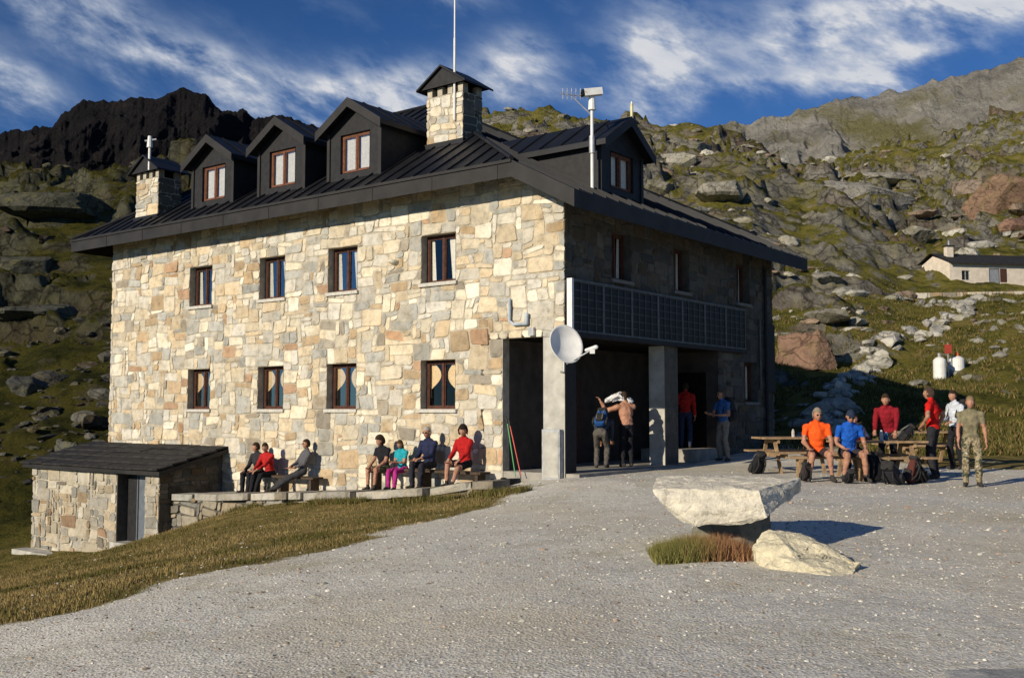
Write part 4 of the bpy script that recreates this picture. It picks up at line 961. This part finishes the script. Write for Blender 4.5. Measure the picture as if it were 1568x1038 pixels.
    if hat is None: hr.add([H(v*np.array([.078,.096,.118])*r_+[0,-.006,.004]) for v,r_ in zip(V0,rr)],fk,hcol)
    else:
        kb=(V0[:,2]>-.35)&(V0[:,1]<.2);fb=[f for f in F0.tolist() if all(kb[i] for i in f)]
        hr.add([H(v*np.array([.078,.096,.118])*1.06) for v in V0],fb,hcol)
        kt=V0[:,2]>.22;ft_=[f for f in F0.tolist() if all(kt[i] for i in f)]
        hr.add([H(v*np.array([.084,.104,.125])*1.07) for v in V0],ft_,cloth(hat))
        hr.add([H(np.array([0,.12,.045])+v*np.array([.065,.065,.008])) for v in ico(2)[0]],ico(2)[1].tolist(),cloth(hat))
    if style=='long':
        hr.add([H(np.array([0,-.05,-.07])+v*np.array([.085,.06,.15])) for v in ico(3)[0]],ico(3)[1].tolist(),hcol)
    hr.obj('hair',E,smooth=True)
    if pack is not None:
        mb=MB();c=pel+Uv*.02-Yv*.22;Rp=np.stack([-X,-Yv,Uv],1)
        backpack_mesh(mb,Wd(c),Rw@Rp,k*.98,pack)
        for s_ in(-1,1): mb.tube(Wd(neck+X*s_*.10+Uv*.03),Wd(pel+X*s_*.13+Uv*.22+Yv*.12),.018,.018,cloth((.03,.03,.03)),6,cap=True);mb.tube(Wd(neck+X*s_*.10+Uv*.03),Wd(neck+X*s_*.1-Yv*.14-Uv*.02),.018,.018,cloth((.03,.03,.03)),6,cap=True)
        mb.obj('worn_backpack',E,smooth=True)
    return E
of=-np.array([dR[0],dR[1]])
def seat(t,ww=.36): p=Bp(t,ww,0);return (p[0],p[1],float(tz(t)))
SITF=((-.13,.52,0),(.13,.48,0));BLK=(.016,.016,.02)
def sit(name,t,**kw):
    d=dict(pel=(0,0,.52),lean=-.05,feet=SITF,hands=((-.14,.38,.58),(.14,.38,.58)),shoe=(.04,.035,.03));d.update(kw)
    f=d.pop('face',(of[0],of[1]));p=seat(t);return person(name,p,f,**d)
sit('seated_hiker',9.1,top=(.40,.02,.02),bot=BLK,lean=.25,feet=((-.12,.62,0),(.14,.55,0)),hands=((-.08,.5,.62),(.1,.48,.60)),look=(.5,.1))
sit('seated_hiker',9.55,top=(.03,.03,.035),bot=BLK,lean=.12,look=(-.5,0))
sit('seated_hiker',7.85,top=(.10,.10,.11),bot=(.05,.05,.055),lean=-.22,feet=((-.1,.85,0),(.12,.80,0)),hands=((-.1,.25,.62),(.12,.28,.62)),face=(of[0]-.5,of[1]+.1),glasses=True)
sit('seated_hiker',4.95,top=BLK,sleeve='short',bot=(.10,.11,.06),shorts=True,style='fro',lean=.15,h=1.70,look=(-.3,.2))
sit('seated_child',4.35,top=(.02,.30,.36),sleeve='short',bot=(.40,.03,.20),h=1.48,pel=(0,0,.57),lean=.12,style='long',hair=(.08,.045,.02),fem=True,hands=((-.05,.35,.75),(.08,.36,.75)),look=(.3,.3))
sit('seated_hiker',3.5,top=(.02,.025,.06),bot=(.025,.025,.035),lean=.1,hair=(.35,.33,.3),h=1.85,glasses=True,look=(.1,.05),hands=((-.1,.4,.66),(.12,.36,.62)))
sit('seated_hiker',2.45,top=(.38,.015,.015),bot=BLK,shorts=True,lean=.08,style='fro',hair=(.02,.012,.01),h=1.8,feet=((-.2,.72,0),(.1,.55,0)),look=(.5,.15),fem=True)
person('shirtless_hiker',(2.72,24.6,-1.355),(-.25,1),h=1.80,bare=True,bot=BLK,lean=.20,hands=((-.55,.22,1.50),(.10,.42,1.52)),ehint=(0,.3,-.2))
wm=MB();wc=mat('white_shirt',(.72,.72,.73),.9,ns=6,na=.15,bs=.4,bscale=14)
V0,F0=ico(4);Wv=V0*np.array([.36,.10,.08]);Wv+=(fbm(V0[:,0]*4,V0[:,1]*4+V0[:,2]*3,3,3.)-.5)[:,None]*.14;Wv[:,2]-=.14*np.abs(V0[:,0]);wm.add(Wv+np.array([2.54,24.75,.33]),F0.tolist(),wc);o=wm.obj('white_shirt',smooth=True)
person('bending_hiker',(2.08,24.2,-1.355),(.3,1),h=1.70,pel=(0,-.12,.84),lean=.95,bot=(.10,.09,.08),top=(.05,.06,.08),pack=(.02,.08,.26),hands=((-.15,.55,.55),(.15,.55,.55)),look=(0,.4))
person('hiker_in_red_jacket',(*Bp(.72,-6.75,0)[:2],-1.03),(.3,1),h=1.76,top=(.42,.02,.015),bot=(.03,.04,.08))
person('hiker_with_backpack',(5.42,26.6,gz(5.42,26.6)),(-.9,-.5),h=1.84,top=(.05,.13,.32),sleeve='short',bot=(.20,.18,.15),pack=(.025,.03,.035),hands=((-.18,.3,1.12),(.15,.34,1.15)),look=(0,.1),hair=(.1,.07,.04),glasses=True)
def st_(name,x,y,f,**kw): return person(name,(x,y,gz(x,y)),f,**kw)
BS_=dict(pel=(0,0,.54),feet=((-.2,.42,0),(.2,.38,0)),hands=((-.2,.36,.60),(.2,.36,.62)),sleeve='short',shorts=True)
st_('seated_hiker_in_orange',5.90,20.15,(-.1,-1),top=(.80,.10,.015),bot=(.04,.03,.03),lean=.12,look=(.2,.1),hair=(.25,.2,.15),glasses=True,h=1.84,**BS_)
st_('seated_hiker_in_blue',6.50,20.15,(.05,-1),top=(.012,.09,.42),bot=(.04,.035,.04),lean=.28,hat=(.02,.03,.06),glasses=True,look=(-.2,.25),h=1.84,**BS_)
lb=MB();z=gz(6.2,20.25);lb.box((6.2,20.27,z+.44),(1.5,.3,.045),M['planks'])
for x in(5.6,6.8): lb.box((x,20.27,z+.21),(.07,.26,.42),M['planks'])
lb.obj('wooden_bench')
st_('leaning_hiker',7.95,22.0,(-.5,-1),h=1.80,pel=(0,-.1,.90),lean=.35,top=(.22,.012,.02),bot=BLK,hands=((-.2,.45,.80),(.2,.45,.80)))
st_('standing_hiker_in_red',8.60,21.2,(-.75,.6),h=1.88,top=(.58,.015,.012),sleeve='short',bot=(.025,.025,.03),hands=((-.26,.12,1.02),(.22,-.02,1.0)),hair=(.06,.04,.03),feet=((-.14,0,0),(.14,.05,0)),ehint=(.8,-.8,0))
st_('standing_hiker',10.05,23.5,(-.8,-.3),h=1.78,top=(.50,.54,.60),bot=BLK,fem=True,hair=(.03,.02,.015),hands=((-.15,.28,1.05),(.15,.25,1.1)),pack=(.03,.03,.04))
m,nt,b=newmat('camouflage_cloth');co=coord(nt)
nt.links.new(ramp(nt,noi(nt,co,7.,3,.6,.4),[(.36,(.05,.055,.03)),(.47,(.30,.25,.16)),(.55,(.14,.11,.06)),(.64,(.46,.42,.33))]),b.inputs['Base Color']);b.inputs['Roughness'].default_value=.9
nt.nodes['Color Ramp'].color_ramp.interpolation='CONSTANT';CL[(.421,.361,.301)]=m;CL[(.201,.171,.101)]=mat('olive_shirt',(.17,.15,.09),.9,ns=10,na=.4,bs=.3)
st_('standing_hiker_in_camouflage',8.55,19.35,(-.35,-1),h=1.68,top=(.201,.171,.101),bot=(.421,.361,.301),sleeve='short',hair=(.2,.14,.08),hands=((-.27,.05,.80),(.24,.10,.82)),feet=((-.13,0,0),(.12,.1,0)))
st_('seated_hiker',7.1,21.65,(-.1,-1),top=(.04,.05,.10),lean=.2,hair=(.03,.02,.01),h=1.7,pel=(0,0,.54),feet=((-.2,.42,0),(.2,.38,0)),hands=((-.2,.42,.82),(.2,.42,.82)),bot=BLK)
gpack(5.2,22.3,.3,.9,BLK,lie=.6);gpack(6.98,20.0,.2,.95,BLK,lie=-.2);gpack(7.30,19.8,-.7,1.0,(.035,.035,.045),lie=.9);gpack(7.62,20.0,.9,.9,(.09,.03,.025),side=.35);gpack(7.98,20.25,-.4,.8,BLK,lie=.7,side=-.3);gpack(5.55,19.75,.3,.6,(.04,.03,.03));gpack(6.3,19.6,.1,.55,BLK,lie=.8)
gpack(*Bp(1.75,.75,0)[:2],1.2,.8,BLK,lie=.9);gpack(*Bp(1.35,.5,0)[:2],.5,.6,(.04,.035,.03),lie=.6)
mb=MB();backpack_mesh(mb,(7.0,20.95,gz(7.3,20.9)+.77),rotz(.4),.6,(.45,.03,.03));mb.obj('backpack',smooth=True)
mb=MB();backpack_mesh(mb,(7.8,20.9,gz(7.8,20.9)+.77),rotz(1.4)@rotx(.7),.7,BLK);mb.obj('backpack',smooth=True)
bt=MB();z=gz(7.4,20.9)+.77
for x,y,hh,c_ in((7.4,20.8,.22,(.5,.5,.5)),(7.55,20.95,.18,(.1,.2,.35)),(6.2,22.9,.2,(.5,.45,.4))): bt.tube((x,y,z),(x,y,z+hh*.75),.035,.035,cloth(c_),10);bt.tube((x,y,z+hh*.75),(x,y,z+hh),.03,.014,cloth(c_),10)
bt.obj('water_bottles')
hp=MB();pc=mat('red_pole_paint',(.5,.04,.03),.4);gc=mat('green_pole_paint',(.05,.3,.08),.4)
a=Bp(1.05,.15,-1.43);hp.tube(a,Bp(1.45,.02,-.35),.012,.014,pc,6);hp.tube(Bp(1.2,.15,-1.45),Bp(1.52,.02,-.30),.012,.014,gc,6);hp.tube(Bp(1.45,.02,-.35),Bp(1.49,.01,-.22),.02,.02,M['panel'],6,cap=True);hp.tube(Bp(1.52,.02,-.30),Bp(1.56,.01,-.17),.02,.02,M['panel'],6,cap=True);hp.obj('hiking_poles')
# ------------------------------------------------------------------ camera, sun, sky
cam=bpy.data.cameras.new('camera');co_=bpy.data.objects.new('camera',cam);sc.collection.objects.link(co_)
co_.location=(0,0,0);co_.rotation_euler=(math.radians(90+3.9),0,0);cam.sensor_width=36;cam.lens=36*1584/1568;cam.clip_end=5000;cam.clip_start=.1
sc.camera=co_
AZS=46.;EL=19.5
sl=bpy.data.lights.new('sun','SUN');sl.energy=5.;sl.angle=math.radians(.5);sl.color=(1,.88,.69)
so=bpy.data.objects.new('sun',sl);sc.collection.objects.link(so)
d=Vector((math.sin(math.radians(AZS))*math.cos(math.radians(EL)),math.cos(math.radians(AZS))*math.cos(math.radians(EL)),-math.sin(math.radians(EL))))
so.rotation_euler=d.to_track_quat('-Z','Y').to_euler()
w=bpy.data.worlds.new('World');sc.world=w;w.use_nodes=True;nt=w.node_tree;bg=nt.nodes['Background']
sky=nd(nt,'ShaderNodeTexSky',sky_type='NISHITA',sun_disc=False,sun_elevation=math.radians(EL),sun_rotation=math.radians(AZS+180),altitude=2200.,air_density=1.,dust_density=.2,ozone_density=2.)
tc=nd(nt,'ShaderNodeTexCoord').outputs['Generated'];sp_=nd(nt,'ShaderNodeSeparateXYZ',{0:tc})
az=mth(nt,'ARCTAN2',sp_.outputs[0],sp_.outputs[1]);el=mth(nt,'ARCSINE',sp_.outputs[2])
cv=nd(nt,'ShaderNodeCombineXYZ',{0:mth(nt,'MULTIPLY_ADD',el,.7,az),1:mth(nt,'MULTIPLY_ADD',az,.2,mth(nt,'MULTIPLY',el,1.6)),2:0.}).outputs[0]
n1=noi(nt,cv,10.,8,.60,.2);n2=noi(nt,cv,3.2,4,.5,.2);n3=noi(nt,cv,26.,6,.60,.15)
wx=mth(nt,'MULTIPLY_ADD',mth(nt,'SUBTRACT',n2,.5),.14,az);wy=mth(nt,'MULTIPLY_ADD',mth(nt,'SUBTRACT',n1,.5),.10,el)
tot=None
for a_,e_,ra,re,s_,tl in((-.43,.360,.13,.030,.85,-.28),(-.475,.290,.06,.020,1.3,-.3),(-.27,.310,.12,.022,.8,-.1),(-.12,.303,.10,.022,1.05,.1),(-.01,.335,.035,.024,.9,0),(.13,.335,.050,.036,1.5,.1),(.28,.350,.08,.026,.8,.05),(.44,.368,.12,.036,1.5,.1),(.25,.305,.12,.016,.7,0),(-.08,.39,.05,.012,.5,0),(.38,.315,.08,.016,.7,0),(1.2,.4,.4,.1,.8,0),(-1.3,.5,.4,.12,.8,0),(2.6,.5,.5,.2,.7,0)):
    dx=mth(nt,'SUBTRACT',wx,a_);dy=mth(nt,'SUBTRACT',mth(nt,'SUBTRACT',wy,e_),mth(nt,'MULTIPLY',dx,tl))
    q=mth(nt,'ADD',mth(nt,'POWER',mth(nt,'ABSOLUTE',mth(nt,'DIVIDE',dx,ra)),2.),mth(nt,'POWER',mth(nt,'ABSOLUTE',mth(nt,'DIVIDE',dy,re)),2.))
    g_=mth(nt,'MULTIPLY',mth(nt,'EXPONENT',mth(nt,'MULTIPLY',q,-1.)),s_)
    tot=g_ if tot is None else mth(nt,'ADD',tot,g_)
tex=mth(nt,'ADD',mth(nt,'MULTIPLY',n1,1.2),mth(nt,'MULTIPLY',n3,.6))
cl_=mth(nt,'MULTIPLY',tot,nd(nt,'ShaderNodeMapRange',{'Value':tex,'From Min':.72,'From Max':1.08,'To Min':.12,'To Max':1.2}).outputs[0],clamp=True)
thin=nd(nt,'ShaderNodeMapRange',{'Value':n1,'From Min':.52,'From Max':.75,'To Min':0.,'To Max':.14}).outputs[0]
cl_=mth(nt,'MAXIMUM',cl_,thin)
skc=mixc(nt,1.,sky.outputs[0],(.38,.70,1.12),'MULTIPLY')
shade=mixc(nt,n3,(7.2,7.8,9.),(11.5,11.4,11.4))
cc_=mixc(nt,cl_,(5.4,7.0,9.4),shade)
fin=mixc(nt,mth(nt,'MULTIPLY',cl_,.95),skc,cc_)
nt.links.new(fin,bg.inputs[0]);bg.inputs[1].default_value=.07
sc.view_settings.view_transform='Standard';sc.view_settings.look='None';sc.view_settings.exposure=0
